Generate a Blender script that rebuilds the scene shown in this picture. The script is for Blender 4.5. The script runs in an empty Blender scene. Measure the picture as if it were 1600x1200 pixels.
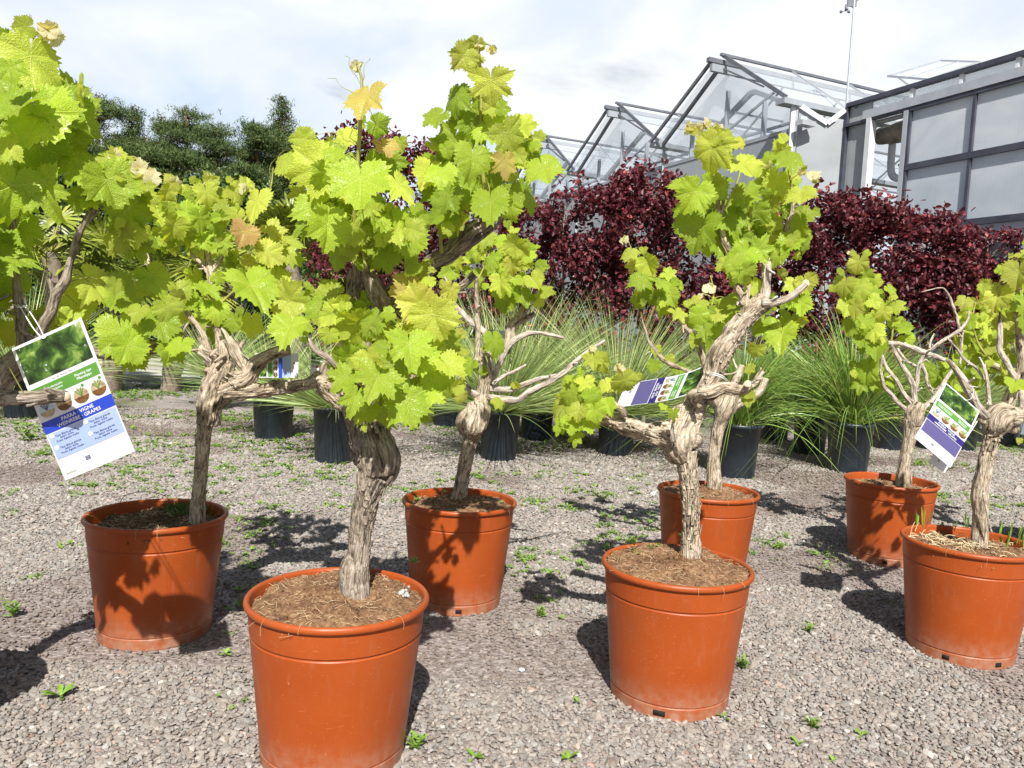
import bpy, math, random
import numpy as np
from mathutils import Vector, Matrix

random.seed(7)
RNG = np.random.default_rng(11)
SC = bpy.context.scene
COL = SC.collection
rad = math.radians

# ------------------------------------------------------------------ camera
CAM_H = 0.972
PITCH, ROLL, FPX = 0.0736, 0.0505, 1215.5
_F = np.array([0, math.cos(PITCH), -math.sin(PITCH)])
_D0 = np.array([0, -math.sin(PITCH), -math.cos(PITCH)])
_R0 = np.array([1.0, 0, 0])
_R = _R0 * math.cos(ROLL) - _D0 * math.sin(ROLL)
_D = _R0 * math.sin(ROLL) + _D0 * math.cos(ROLL)
cd = bpy.data.cameras.new('camera')
cam = bpy.data.objects.new('camera', cd)
COL.objects.link(cam)
M3 = Matrix((_R, -_D, -_F)).transposed()
cam.matrix_world = Matrix.Translation((0, 0, CAM_H)) @ M3.to_4x4()
cd.sensor_width = 36.0
cd.lens = FPX / 1600 * 36.0
cd.clip_start = 0.05
cd.clip_end = 2000
SC.camera = cam
CAMP = np.array([0, 0, CAM_H])

# ------------------------------------------------------------------ light
SUN_TRAVEL = np.array([-0.06, 1.0, -1.0])
SUN_TRAVEL /= np.linalg.norm(SUN_TRAVEL)
sd = bpy.data.lights.new('sun', 'SUN')
sd.energy = 5.0
sd.angle = rad(0.53)
sd.color = (1.0, 0.955, 0.88)
sun = bpy.data.objects.new('sun', sd)
sun.rotation_euler = Vector(SUN_TRAVEL).to_track_quat('-Z', 'Y').to_euler()
COL.objects.link(sun)

world = bpy.data.worlds.new('World')
SC.world = world
world.use_nodes = True
wn = world.node_tree
wn.nodes.clear()

SC.view_settings.view_transform = 'Standard'
SC.view_settings.look = 'None'
SC.view_settings.gamma = 1
SC.view_settings.exposure = 0.66
SC.render.resolution_x, SC.render.resolution_y = 1024, 768
SC.render.engine = 'CYCLES'
SC.cycles.max_bounces = 8
SC.cycles.transparent_max_bounces = 16

def nd(nt, typ, **kw):
    """new node; kw: attributes, or i_<index or name> for input values / links"""
    n = nt.nodes.new(typ)
    for k, v in kw.items():
        if k.startswith('i_'):
            key = k[2:]
            key = int(key) if key.isdigit() else key.replace('__', ' ')
            s = n.inputs[key]
            if hasattr(v, 'is_output'):
                nt.links.new(v, s)
            else:
                s.default_value = v
        else:
            setattr(n, k, v)
    return n

def mth(nt, op, a, b=None, c=None, clamp=False):
    n = nt.nodes.new('ShaderNodeMath')
    n.operation = op
    n.use_clamp = clamp
    for i, v in enumerate((a, b, c)):
        if v is None:
            continue
        if hasattr(v, 'is_output'):
            nt.links.new(v, n.inputs[i])
        else:
            n.inputs[i].default_value = v
    return n.outputs[0]

def ramp(nt, fac, stops, interp='LINEAR'):
    n = nt.nodes.new('ShaderNodeValToRGB')
    n.color_ramp.interpolation = interp
    el = n.color_ramp.elements
    while len(el) < len(stops):
        el.new(0.5)
    for e, (p, c) in zip(el, stops):
        e.position = p
        e.color = tuple(c) + ((1,) if len(c) == 3 else ())
    nt.links.new(fac, n.inputs[0])
    return n.outputs[0]

def mixc(nt, fac, a, b, bt='MIX'):
    n = nt.nodes.new('ShaderNodeMix')
    n.data_type = 'RGBA'
    n.blend_type = bt
    for s, v in ((n.inputs[0], fac), (n.inputs[6], a), (n.inputs[7], b)):
        if hasattr(v, 'is_output'):
            nt.links.new(v, s)
        else:
            s.default_value = v if not isinstance(v, tuple) else (v + (1,) if len(v) == 3 else v)
    return n.outputs[2]

def maprange(nt, v, a, b, c=0.0, d=1.0, smooth=False):
    n = nt.nodes.new('ShaderNodeMapRange')
    n.interpolation_type = 'SMOOTHSTEP' if smooth else 'LINEAR'
    nt.links.new(v, n.inputs[0])
    n.inputs[1].default_value, n.inputs[2].default_value = a, b
    n.inputs[3].default_value, n.inputs[4].default_value = c, d
    return n.outputs[0]

def noise(nt, vec, scale, detail=4, rough=0.55, dist=0.0, out=0):
    n = nt.nodes.new('ShaderNodeTexNoise')
    n.inputs['Scale'].default_value = scale
    n.inputs['Detail'].default_value = detail
    n.inputs['Roughness'].default_value = rough
    n.inputs['Distortion'].default_value = dist
    if vec is not None:
        nt.links.new(vec, n.inputs['Vector'])
    return n.outputs[out]

def mapping(nt, vec, scale=(1, 1, 1), loc=(0, 0, 0)):
    n = nt.nodes.new('ShaderNodeMapping')
    n.inputs['Scale'].default_value = scale
    n.inputs['Location'].default_value = loc
    nt.links.new(vec, n.inputs[0])
    return n.outputs[0]

# sky: Nishita daylight, veiled by broken bright cloud that lies in the directions in front of the camera
sky = nd(wn, 'ShaderNodeTexSky', sky_type='NISHITA', sun_disc=False)
sky.sun_elevation = math.asin(-SUN_TRAVEL[2])
sky.sun_rotation = math.atan2(-SUN_TRAVEL[0], -SUN_TRAVEL[1])
sky.air_density = 1.0
sky.dust_density = 1.5
tc = nd(wn, 'ShaderNodeTexCoord')
gen = tc.outputs['Generated']
sep = nd(wn, 'ShaderNodeSeparateXYZ', i_0=gen)
zc = mth(wn, 'MAXIMUM', sep.outputs[2], 0.02)
den = mth(wn, 'ADD', zc, 0.35)
cx = mth(wn, 'DIVIDE', sep.outputs[0], den)
cy = mth(wn, 'DIVIDE', sep.outputs[1], den)
cvec = nd(wn, 'ShaderNodeCombineXYZ', i_0=cx, i_1=cy, i_2=0.3).outputs[0]
n1 = noise(wn, cvec, 1.5, 8, 0.55, 0.5)
n2 = noise(wn, mapping(wn, cvec, (1, 1, 1), (5, 2, 1)), 2.6, 6, 0.5, 0.4)
cover = maprange(wn, n1, 0.22, 0.42, 0.0, 1.0, True)
front = maprange(wn, sep.outputs[1], 0.15, 0.75, 0.06, 1.0, True)
low = maprange(wn, sep.outputs[2], 0.42, 0.66, 1.0, 0.10, True)
cover = mth(wn, 'MULTIPLY', mth(wn, 'MULTIPLY', cover, front), low)
ccol = ramp(wn, n2, [(0.33, (9.3, 11.0, 13.2)), (0.45, (11.2, 12.2, 13.4)), (0.57, (13.6, 13.9, 14.3))])
skyc = mixc(wn, mth(wn, 'MULTIPLY', cover, 0.93), sky.outputs[0], ccol)
bg = nd(wn, 'ShaderNodeBackground', i_0=skyc, i_1=0.05)
nd(wn, 'ShaderNodeOutputWorld', i_0=bg.outputs[0])

# ------------------------------------------------------------------ pixel -> world
def ray(px, py):
    u = (px - 800) / FPX
    v = (py - 600) / FPX
    return _F + _R * u + _D * v

def P(px, py, Y):
    """point seen at photo pixel (px,py) at world distance Y in front"""
    d = ray(px, py)
    return CAMP + d * (Y / d[1])

def PG(px, py, z=0.0):
    d = ray(px, py)
    return CAMP + d * ((z - CAM_H) / d[2])

# ------------------------------------------------------------------ numpy noise
def _hash(ix, iy, iz, s):
    h = (ix * 374761393 + iy * 668265263 + iz * 2147483647 + s * 1274126177) & 0xffffffff
    h = ((h ^ (h >> 13)) * 1274126177) & 0xffffffff
    h = (h ^ (h >> 16)) & 0xffffffff
    return h.astype(np.float64) / 4294967295.0

def vnoise(p, s=0):
    p = np.asarray(p, float)
    i = np.floor(p).astype(np.int64)
    f = p - i
    f = f * f * (3 - 2 * f)
    x, y, z = i[..., 0], i[..., 1], i[..., 2]
    r = 0
    for dx in (0, 1):
        for dy in (0, 1):
            for dz in (0, 1):
                w = (f[..., 0] if dx else 1 - f[..., 0]) * (f[..., 1] if dy else 1 - f[..., 1]) * (f[..., 2] if dz else 1 - f[..., 2])
                r = r + w * _hash(x + dx, y + dy, z + dz, s)
    return r * 2 - 1

def fbm(p, octv=4, s=0):
    r, a, t = 0, 1.0, 0
    p = np.asarray(p, float)
    for o in range(octv):
        r = r + a * vnoise(p * 2 ** o + 17.3 * o, s + o)
        t += a
        a *= 0.5
    return r / t

# ------------------------------------------------------------------ mesh accumulator
class MB:
    def __init__(s):
        s.V = []; s.F = []; s.n = 0; s.A = {}
    def add(s, V, F, **attrs):
        V = np.asarray(V, float).reshape(-1, 3)
        for f in (F if isinstance(F, list) else [F]):
            f = np.asarray(f, int)
            if len(f):
                s.F.append(f + s.n)
        s.V.append(V)
        for k, v in attrs.items():
            v = np.asarray(v, float)
            if v.ndim == 1:
                v = np.tile(v, (len(V), 1))
            s.A.setdefault(k, []).append(v)
        s.n += len(V)
    def build(s, name, mat, parent=None, smooth=True, label=None):
        me = bpy.data.meshes.new(name)
        V = np.concatenate(s.V)
        q = parent
        while q is not None:
            V = V - np.array(q.location)
            q = q.parent
        me.vertices.add(len(V))
        me.vertices.foreach_set('co', V.ravel())
        loops = np.concatenate([f.ravel() for f in s.F])
        tot = np.concatenate([np.full(len(f), f.shape[1]) for f in s.F])
        st = np.concatenate([[0], np.cumsum(tot)[:-1]])
        me.loops.add(len(loops))
        me.loops.foreach_set('vertex_index', loops)
        me.polygons.add(len(tot))
        me.polygons.foreach_set('loop_start', st)
        me.polygons.foreach_set('loop_total', tot)
        me.update(calc_edges=True)
        me.validate()
        me.polygons.foreach_set('use_smooth', np.full(len(me.polygons), smooth))
        for k, L in s.A.items():
            a = me.attributes.new(k, 'FLOAT_VECTOR', 'POINT')
            a.data.foreach_set('vector', np.concatenate(L).ravel())
        me.materials.append(mat)
        o = bpy.data.objects.new(name, me)
        COL.objects.link(o)
        if parent is not None:
            o.parent = parent
        if label:
            o['label'] = label
        return o

def tag(o, label=None, cat=None, group=None, kind=None):
    if label: o['label'] = label
    if cat: o['category'] = cat
    if group: o['group'] = group
    if kind: o['kind'] = kind
    return o

def empty(name, loc, label, cat, group=None):
    o = bpy.data.objects.new(name, None)
    o.empty_display_size = 0.1
    o.location = tuple(float(v) for v in loc)
    COL.objects.link(o)
    return tag(o, label, cat, group)

BOXF = np.array([[0, 1, 3, 2], [4, 6, 7, 5], [0, 4, 5, 1], [2, 3, 7, 6], [0, 2, 6, 4], [1, 5, 7, 3]])
def add_box(mb, c, sx, sy, sz, ax=None, **at):
    """box centred on c, full sizes, ax = 3x3 rows of axes"""
    A = np.eye(3) if ax is None else np.asarray(ax, float)
    V = []
    for i in (-.5, .5):
        for j in (-.5, .5):
            for k in (-.5, .5):
                V.append(np.asarray(c, float) + A[0] * sx * i + A[1] * sy * j + A[2] * sz * k)
    mb.add(V, BOXF, **at)

def nrm(v):
    v = np.asarray(v, float)
    return v / (np.linalg.norm(v, axis=-1, keepdims=True) + 1e-12)

def add_bar(mb, a, b, w, h=None, up=(0, 0, 1)):
    a = np.asarray(a, float); b = np.asarray(b, float)
    d = b - a; L = np.linalg.norm(d); d = d / L
    up = np.asarray(up, float)
    if abs(d @ up) > 0.95:
        up = np.array([1.0, 0, 0])
    s = nrm(np.cross(d, up)); u = np.cross(s, d)
    add_box(mb, (a + b) / 2, L, w, h or w, (d, s, u))

def catmull(pts, n):
    pts = np.asarray(pts, float)
    Q = np.vstack([2 * pts[0] - pts[1], pts, 2 * pts[-1] - pts[-2]])
    out = []
    for i in range(len(pts) - 1):
        p0, p1, p2, p3 = Q[i:i + 4]
        t = np.linspace(0, 1, n, endpoint=False)[:, None]
        out.append(.5 * ((2 * p1) + (-p0 + p2) * t + (2 * p0 - 5 * p1 + 4 * p2 - p3) * t ** 2 + (-p0 + 3 * p1 - 3 * p2 + p3) * t ** 3))
    out.append(pts[-1:])
    return np.vstack(out)

def tube_mesh(pts, radii, nr=24, step=0.01, amp=0.0, seed=0, fz=8.0, fa=3.0, lump=0.0, cap=True):
    """swept limb with bark relief; returns V,F and the bark coordinate"""
    pts = np.asarray(pts, float); radii = np.asarray(radii, float)
    X = catmull(np.hstack([pts, radii[:, None]]), 12)
    C, R = X[:, :3], np.maximum(X[:, 3], 1e-4)
    seg = np.linalg.norm(np.diff(C, axis=0), axis=1)
    s = np.concatenate([[0], np.cumsum(seg)])
    n = max(3, int(s[-1] / step) + 1)
    ss = np.linspace(0, s[-1], n)
    C = np.stack([np.interp(ss, s, C[:, i]) for i in range(3)], 1)
    R = np.interp(ss, s, R)
    if lump:
        wv = np.stack([ss / (R.mean() * 5) + seed, 0 * ss, 0 * ss], -1)
        jit = np.stack([vnoise(wv, seed + k) for k in (1, 2, 3)], -1)
        C = C + jit * (R * (.30 if lump > .16 else .10))[:, None]
        R = R * (1 + .10 * np.abs(vnoise(wv * 2.2 + 3, seed + 8)) - .03)
    T = nrm(np.gradient(C, axis=0))
    ref = np.array([0, 1.0, 0]) if abs(T[0][1]) < .9 else np.array([1.0, 0, 0])
    N = nrm(np.cross(T[0], ref)); Ns = [N]
    for i in range(1, n):
        N = Ns[-1] - T[i] * (Ns[-1] @ T[i])
        Ns.append(nrm(N))
    Ns = np.array(Ns); Bs = np.cross(T, Ns)
    a = np.linspace(0, 2 * np.pi, nr, endpoint=False)
    ca, sa = np.cos(a), np.sin(a)
    Rm = R.mean()
    bk = np.stack([np.outer(R, ca), np.outer(R, sa), np.outer(ss, np.ones(nr))], -1)
    disp = 0
    if amp or lump:
        q = np.stack([np.outer(np.ones(n), ca) * fa, np.outer(np.ones(n), sa) * fa, np.outer(ss, np.ones(nr)) * fz], -1)
        tw = fbm(q * .5 + 9, 2, seed + 5)[..., None] * 1.2
        rid = .45 - np.abs(fbm(q * np.array([2.6, 2.6, 1.5]) + tw * .8, 4, seed)) * 2.6
        disp = amp * R[:, None] * rid
        ql = np.stack([np.outer(np.ones(n), ca) * 1.1, np.outer(np.ones(n), sa) * 1.1, np.outer(ss, np.ones(nr)) * (0.6 / Rm)], -1)
        disp = disp + lump * R[:, None] * fbm(ql, 3, seed + 20)
    RR = R[:, None] + disp
    V = C[:, None] + Ns[:, None] * (RR * ca)[..., None] + Bs[:, None] * (RR * sa)[..., None]
    idx = np.arange(n * nr).reshape(n, nr)
    F = np.stack([idx[:-1], np.roll(idx, -1, 1)[:-1], np.roll(idx, -1, 1)[1:], idx[1:]], -1).reshape(-1, 4)
    V = V.reshape(-1, 3); bk = bk.reshape(-1, 3)
    Fs = [F]
    if cap:
        V = np.vstack([V, C[:1], C[-1:]])
        bk = np.vstack([bk, [[0, 0, 0]], [[0, 0, ss[-1]]]])
        k = n * nr
        r0 = idx[0]; r1 = idx[-1]
        Fs.append(np.stack([np.roll(r0, -1), r0, np.full(nr, k)], 1))
        Fs.append(np.stack([r1, np.roll(r1, -1), np.full(nr, k + 1)], 1))
    return V, Fs, bk

def add_tube(mb, pts, radii, **kw):
    V, F, bk = tube_mesh(pts, radii, **kw)
    bk = bk + np.array([0, 0, kw.get('seed', 0) * 1.37])
    mb.add(V, F, bk=bk)

def thin_tube(mb, pts, r0, r1, nr=5, sub=3, **at):
    pts = catmull(pts, sub)
    n = len(pts)
    R = np.linspace(r0, r1, n)
    T = nrm(np.gradient(pts, axis=0))
    ref = np.array([0.13, 0.91, 0.38])
    N = nrm(np.cross(T, ref)); B = np.cross(T, N)
    a = np.linspace(0, 2 * np.pi, nr, endpoint=False)
    V = pts[:, None] + (N[:, None] * np.cos(a)[None, :, None] + B[:, None] * np.sin(a)[None, :, None]) * R[:, None, None]
    idx = np.arange(n * nr).reshape(n, nr)
    F = np.stack([idx[:-1], np.roll(idx, -1, 1)[:-1], np.roll(idx, -1, 1)[1:], idx[1:]], -1).reshape(-1, 4)
    mb.add(V.reshape(-1, 3), F, **at)

def lathe(mb, prof, c, seg=96, wob=0.0, **at):
    prof = np.asarray(prof, float)
    a = np.linspace(0, 2 * np.pi, seg, endpoint=False)
    rr = prof[:, 0][:, None] * (1 + wob * np.sin(2 * a + 1.1)[None])
    V = np.stack([rr * np.cos(a), rr * np.sin(a), np.repeat(prof[:, 1][:, None], seg, 1)], -1) + np.asarray(c, float)
    n = len(prof)
    idx = np.arange(n * seg).reshape(n, seg)
    F = np.stack([idx[:-1], np.roll(idx, -1, 1)[:-1], np.roll(idx, -1, 1)[1:], idx[1:]], -1).reshape(-1, 4)
    mb.add(V.reshape(-1, 3), F, **at)

# ------------------------------------------------------------------ materials
def mat(name):
    m = bpy.data.materials.new(name)
    m.use_nodes = True
    nt = m.node_tree
    nt.nodes.clear()
    return m, nt

def finish(nt, shader, disp=None):
    nd(nt, 'ShaderNodeOutputMaterial', i_0=shader)

def prin(nt, base, rough=0.5, normal=None, **kw):
    p = nt.nodes.new('ShaderNodeBsdfPrincipled')
    def put(name, v):
        if hasattr(v, 'is_output'):
            nt.links.new(v, p.inputs[name])
        else:
            p.inputs[name].default_value = v if not (isinstance(v, tuple) and len(v) == 3) else v + (1,)
    put('Base Color', base); put('Roughness', rough)
    if normal is not None: nt.links.new(normal, p.inputs['Normal'])
    for k, v in kw.items(): put(k.replace('_', ' '), v)
    return p.outputs[0]

def bump(nt, h, strength=0.5, dist=0.01):
    n = nt.nodes.new('ShaderNodeBump')
    n.inputs['Strength'].default_value = strength
    n.inputs['Distance'].default_value = dist
    nt.links.new(h, n.inputs['Height'])
    return n.outputs[0]

def objco(nt):
    return nd(nt, 'ShaderNodeNewGeometry').outputs['Position']

def attr(nt, name):
    n = nt.nodes.new('ShaderNodeAttribute')
    n.attribute_name = name
    return n.outputs['Vector']

def simple_mat(name, col, rough=0.5, var=0.15, scale=8.0, bs=0.0, bscale=60.0, **kw):
    m, nt = mat(name)
    pos = objco(nt)
    n = noise(nt, pos, scale, 4)
    c0 = tuple(c * (1 - var) for c in col); c1 = tuple(min(1, c * (1 + var)) for c in col)
    c = ramp(nt, n, [(0.3, c0), (0.7, c1)])
    nb = bump(nt, noise(nt, pos, bscale, 3), bs, 0.003) if bs else None
    finish(nt, prin(nt, c, rough, nb, **kw))
    return m

def leaf_material(name, green, yellow, red, trans=0.46, rough=0.36):
    m, nt = mat(name)
    uv = attr(nt, 'luv'); tint = attr(nt, 'tint')
    s = nd(nt, 'ShaderNodeSeparateXYZ', i_0=uv)
    tn = nd(nt, 'ShaderNodeSeparateXYZ', i_0=tint)
    x = mth(nt, 'ABSOLUTE', s.outputs[0]); y = s.outputs[1]
    a = mth(nt, 'ARCTAN2', x, y)
    r = mth(nt, 'SQRT', mth(nt, 'ADD', mth(nt, 'MULTIPLY', x, x), mth(nt, 'MULTIPLY', y, y)))
    cen = mth(nt, 'ADD', mth(nt, 'MULTIPLY', mth(nt, 'GREATER_THAN', a, .46), .92), mth(nt, 'MULTIPLY', mth(nt, 'GREATER_THAN', a, 1.42), 1.0))
    rel = mth(nt, 'SUBTRACT', a, cen)
    sp = mth(nt, 'ABSOLUTE', mth(nt, 'MULTIPLY', r, mth(nt, 'SINE', rel)))
    t = mth(nt, 'MULTIPLY', r, mth(nt, 'COSINE', rel))
    w = mth(nt, 'MAXIMUM', mth(nt, 'MULTIPLY', mth(nt, 'SUBTRACT', 1.15, t), .017), .004)
    q = mth(nt, 'DIVIDE', sp, w)
    mv = maprange(nt, q, .45, 1.5, 1.0, 0.0, True)
    off = mth(nt, 'MULTIPLY', s.outputs[2], 1.0)
    ph = mth(nt, 'MULTIPLY', mth(nt, 'SUBTRACT', t, mth(nt, 'MULTIPLY', sp, 1.0)), 6.2)
    ph = mth(nt, 'ADD', ph, mth(nt, 'ADD', off, mth(nt, 'MULTIPLY', mth(nt, 'SIGN', mth(nt, 'SINE', rel)), .21)))
    nz = noise(nt, mapping(nt, uv, (1, 1, .3)), 6, 2)
    ph = mth(nt, 'ADD', ph, mth(nt, 'MULTIPLY', nz, .5))
    fr = mth(nt, 'ABSOLUTE', mth(nt, 'SUBTRACT', mth(nt, 'FRACT', ph), .5))
    sv = maprange(nt, fr, .02, .06, 1.0, 0.0, True)
    puff = maprange(nt, fr, .0, .16, 0.0, 1.0, True)
    wuv = nd(nt, 'ShaderNodeVectorMath', operation='ADD', i_0=uv, i_1=nd(nt, 'ShaderNodeVectorMath', operation='SCALE', i_0=noise(nt, uv, 7, 2, out=1), i_3=.10).outputs[0])
    vor = nd(nt, 'ShaderNodeTexVoronoi', i_Scale=13.0, feature='DISTANCE_TO_EDGE')
    nt.links.new(wuv.outputs[0], vor.inputs['Vector'])
    puff2 = maprange(nt, vor.outputs['Distance'], 0, .16, 0, 1, True)
    hgt = mth(nt, 'ADD', mth(nt, 'MULTIPLY', puff, .28), mth(nt, 'MULTIPLY', puff2, .42))
    hgt = mth(nt, 'SUBTRACT', hgt, mth(nt, 'MULTIPLY', mv, .9))
    nb = bump(nt, hgt, 0.65, 0.0024)
    big = noise(nt, uv, 2.2, 3)
    ty = mth(nt, 'ADD', tn.outputs[0], mth(nt, 'MULTIPLY', mth(nt, 'SUBTRACT', big, .5), .35))
    base = ramp(nt, ty, [(0.0, green), (0.5, yellow), (1.0, red)])
    base = mixc(nt, mth(nt, 'MULTIPLY', mth(nt, 'SUBTRACT', 1.0, puff2), .12), base, mixc(nt, .5, base, (.20, .30, .03)), 'MIX')
    vein = mixc(nt, .55, base, (.62, .66, .18))
    base = mixc(nt, mth(nt, 'MAXIMUM', mth(nt, 'MULTIPLY', mv, .8), mth(nt, 'MULTIPLY', sv, .30)), base, vein)
    edge = maprange(nt, r, .78, 1.05, 0.0, .5, True)
    edge = mth(nt, 'MULTIPLY', edge, maprange(nt, tn.outputs[0], .3, .9, .05, .9))
    base = mixc(nt, edge, base, tuple(c * .9 for c in red))
    val = maprange(nt, tn.outputs[1], 0.0, 1.0, .72, 1.16)
    base = mixc(nt, 1.0, base, nd(nt, 'ShaderNodeCombineXYZ', i_0=val, i_1=val, i_2=val).outputs[0], 'MULTIPLY')
    rr = maprange(nt, noise(nt, uv, 9, 2), .3, .7, rough - .06, rough + .12)
    base = mixc(nt, mth(nt, 'GREATER_THAN', tn.outputs[2], 1.5), base, mixc(nt, .8, base, (.86, .80, .64)))
    p = prin(nt, base, rr, nb, Specular_IOR_Level=0.5)
    tcol = mixc(nt, 1.0, base, (1.6, 1.45, .45, 1), 'MULTIPLY')
    tr = nd(nt, 'ShaderNodeBsdfTranslucent', i_0=tcol, i_1=nb)
    mx = nd(nt, 'ShaderNodeMixShader', i_0=trans, i_1=p, i_2=tr.outputs[0])
    finish(nt, mx.outputs[0])
    return m

M_VINE = leaf_material('vine_leaf', (.33, .49, .030), (.55, .63, .09), (.54, .30, .15))

def bark_material(name, c0, c1, c2, fib=1.0):
    m, nt = mat(name)
    bk = attr(nt, 'bk')
    v = mapping(nt, bk, (1, 1, .20))
    f1 = noise(nt, v, 240 * fib, 6, .66, .6)
    f2 = noise(nt, v, 80 * fib, 5, .6, .8)
    vc = nd(nt, 'ShaderNodeTexVoronoi', i_Scale=95 * fib, feature='DISTANCE_TO_EDGE')
    nt.links.new(nd(nt, 'ShaderNodeVectorMath', operation='ADD', i_0=v, i_1=nd(nt, 'ShaderNodeVectorMath', operation='SCALE', i_0=noise(nt, v, 60, 3, out=1), i_3=.012).outputs[0]).outputs[0], vc.inputs['Vector'])
    vcr = maprange(nt, vc.outputs['Distance'], .0, .10, .62, 1.0, True)
    lo = noise(nt, bk, 16, 4, .6)
    mix1 = mth(nt, 'ADD', mth(nt, 'MULTIPLY', f1, .45), mth(nt, 'ADD', mth(nt, 'MULTIPLY', f2, .35), mth(nt, 'MULTIPLY', lo, .25)))
    col = ramp(nt, mix1, [(0.41, c0), (0.52, c1), (0.62, c2)])
    crack = mth(nt, 'MULTIPLY', maprange(nt, f2, .36, .48, 0.48, 1.0, True), vcr)
    col = mixc(nt, 1.0, col, nd(nt, 'ShaderNodeCombineXYZ', i_0=crack, i_1=crack, i_2=crack).outputs[0], 'MULTIPLY')
    h = mth(nt, 'ADD', mth(nt, 'MULTIPLY', f1, .6), mth(nt, 'ADD', mth(nt, 'MULTIPLY', f2, .9), mth(nt, 'MULTIPLY', vcr, .35)))
    finish(nt, prin(nt, col, .88, bump(nt, h, 1.0, .007), Specular_IOR_Level=.2))
    return m

M_BARK = bark_material('vine_bark', (.17, .125, .088), (.44, .36, .26), (.66, .575, .46))
M_BARKG = bark_material('grey_vine_bark', (.12, .095, .072), (.30, .245, .19), (.48, .42, .35))
M_CANE = bark_material('pale_cane_bark', (.24, .18, .14), (.50, .43, .36), (.70, .64, .56), .8)
M_SHOOT = simple_mat('green_shoot', (.30, .30, .07), .5, .35, 20)
M_WOODCUT = simple_mat('cut_wood', (.62, .50, .34), .8, .2, 90)

def pot_mat():
    m, nt = mat('terracotta_plastic')
    pos = objco(nt)
    n = noise(nt, pos, 5, 4)
    c = ramp(nt, n, [(.3, (.300, .056, .009)), (.7, (.355, .071, .0125))])
    streak = noise(nt, mapping(nt, pos, (1, 1, .15)), 60, 4, .6)
    dust = maprange(nt, streak, .56, .80, 0, .16)
    zz = nd(nt, 'ShaderNodeSeparateXYZ', i_0=pos).outputs[2]
    splash = mth(nt, 'MULTIPLY', maprange(nt, zz, .0, .12, .62, 0, True), maprange(nt, noise(nt, pos, 40, 4), .35, .65, .2, 1))
    c = mixc(nt, mth(nt, 'ADD', dust, splash), c, (.36, .25, .18))
    scr = maprange(nt, noise(nt, mapping(nt, pos, (1, 1, 9), (4, 2, 1)), 22, 3, .6, 1.5), .66, .72, 0, .22)
    c = mixc(nt, scr, c, (.62, .30, .17))
    stain = maprange(nt, noise(nt, mapping(nt, pos, (1, 1, .35), (1, 5, 2)), 9, 5, .65), .54, .70, 0, .28)
    c = mixc(nt, stain, c, (.22, .075, .03))
    spk = maprange(nt, noise(nt, pos, 260, 2), .70, .74, 0, .35)
    c = mixc(nt, spk, c, (.6, .45, .33))
    ro = maprange(nt, noise(nt, pos, 14, 4), .3, .7, .34, .52)
    nb = bump(nt, noise(nt, pos, 420, 2), .12, .001)
    finish(nt, prin(nt, c, ro, nb, Specular_IOR_Level=.32))
    return m
M_POT = pot_mat()
M_BLACKPOT = simple_mat('black_plastic_pot', (.020, .028, .038), .42, .35, 12, .15, 200)
M_HOLE = simple_mat('hole_shade', (.012, .008, .006), .9, .1)

def soil_mat(name, a, b, c_):
    m, nt = mat(name)
    pos = objco(nt)
    n = noise(nt, pos, 90, 6, .7)
    n2 = noise(nt, pos, 14, 3)
    c = ramp(nt, mth(nt, 'ADD', mth(nt, 'MULTIPLY', n, .7), mth(nt, 'MULTIPLY', n2, .3)), [(.36, a), (.52, b), (.68, c_)])
    finish(nt, prin(nt, c, .95, bump(nt, n, 1.0, .006), Specular_IOR_Level=.1))
    return m
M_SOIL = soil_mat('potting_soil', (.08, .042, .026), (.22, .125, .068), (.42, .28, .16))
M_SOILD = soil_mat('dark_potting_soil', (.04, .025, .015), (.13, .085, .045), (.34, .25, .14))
M_FIBRE = simple_mat('root_fibre', (.55, .40, .24), .9, .4, 60)
M_WEED = simple_mat('weed_green', (.16, .28, .035), .5, .45, 30, .2, 200)
M_STRAW = simple_mat('dry_straw', (.62, .52, .32), .8, .3, 50)
M_MOSS = simple_mat('moss', (.10, .16, .03), .9, .5, 60, .5, 300)
# ================================================================== GROUND
def ground_mat():
    m, nt = mat('gravel_ground')
    pos = objco(nt)
    s = nd(nt, 'ShaderNodeSeparateXYZ', i_0=pos)
    vor = nd(nt, 'ShaderNodeTexVoronoi', i_Scale=75.0)
    nt.links.new(pos, vor.inputs['Vector'])
    st = nd(nt, 'ShaderNodeSeparateXYZ', i_0=vor.outputs['Color'])
    stone = ramp(nt, st.outputs[0], [(0, (.22, .19, .18)), (.5, (.33, .295, .28)), (1, (.46, .42, .40))])
    soil = ramp(nt, noise(nt, pos, 60, 5), [(.35, (.075, .048, .036)), (.65, (.17, .12, .095))])
    patch = noise(nt, pos, 1.3, 5, .6)
    pm = maprange(nt, patch, .55, .66, 0, .75, True)
    far = mixc(nt, pm, stone, soil)
    grass = ramp(nt, noise(nt, pos, 24, 5, .7), [(.35, (.07, .10, .02)), (.6, (.20, .26, .06))])
    gm = maprange(nt, noise(nt, pos, 1.1, 5, .62), .50, .62, 0, .5, True)
    far = mixc(nt, mth(nt, 'MULTIPLY', gm, maprange(nt, s.outputs[1], 4.5, 8, 0, 1)), far, grass)
    near = mixc(nt, .65, soil, stone)
    c = mixc(nt, maprange(nt, s.outputs[1], 6.4, 7.4, 0, 1), near, far)
    wild = ramp(nt, noise(nt, pos, 3, 6, .7), [(.3, (.03, .045, .012)), (.7, (.09, .11, .03))])
    c = mixc(nt, maprange(nt, s.outputs[1], 14.6, 15.4, 0, 1), c, wild)
    h = mth(nt, 'MULTIPLY', vor.outputs['Distance'], -1.0)
    finish(nt, prin(nt, c, .92, bump(nt, h, .6, .010), Specular_IOR_Level=.15))
    return m

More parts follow.
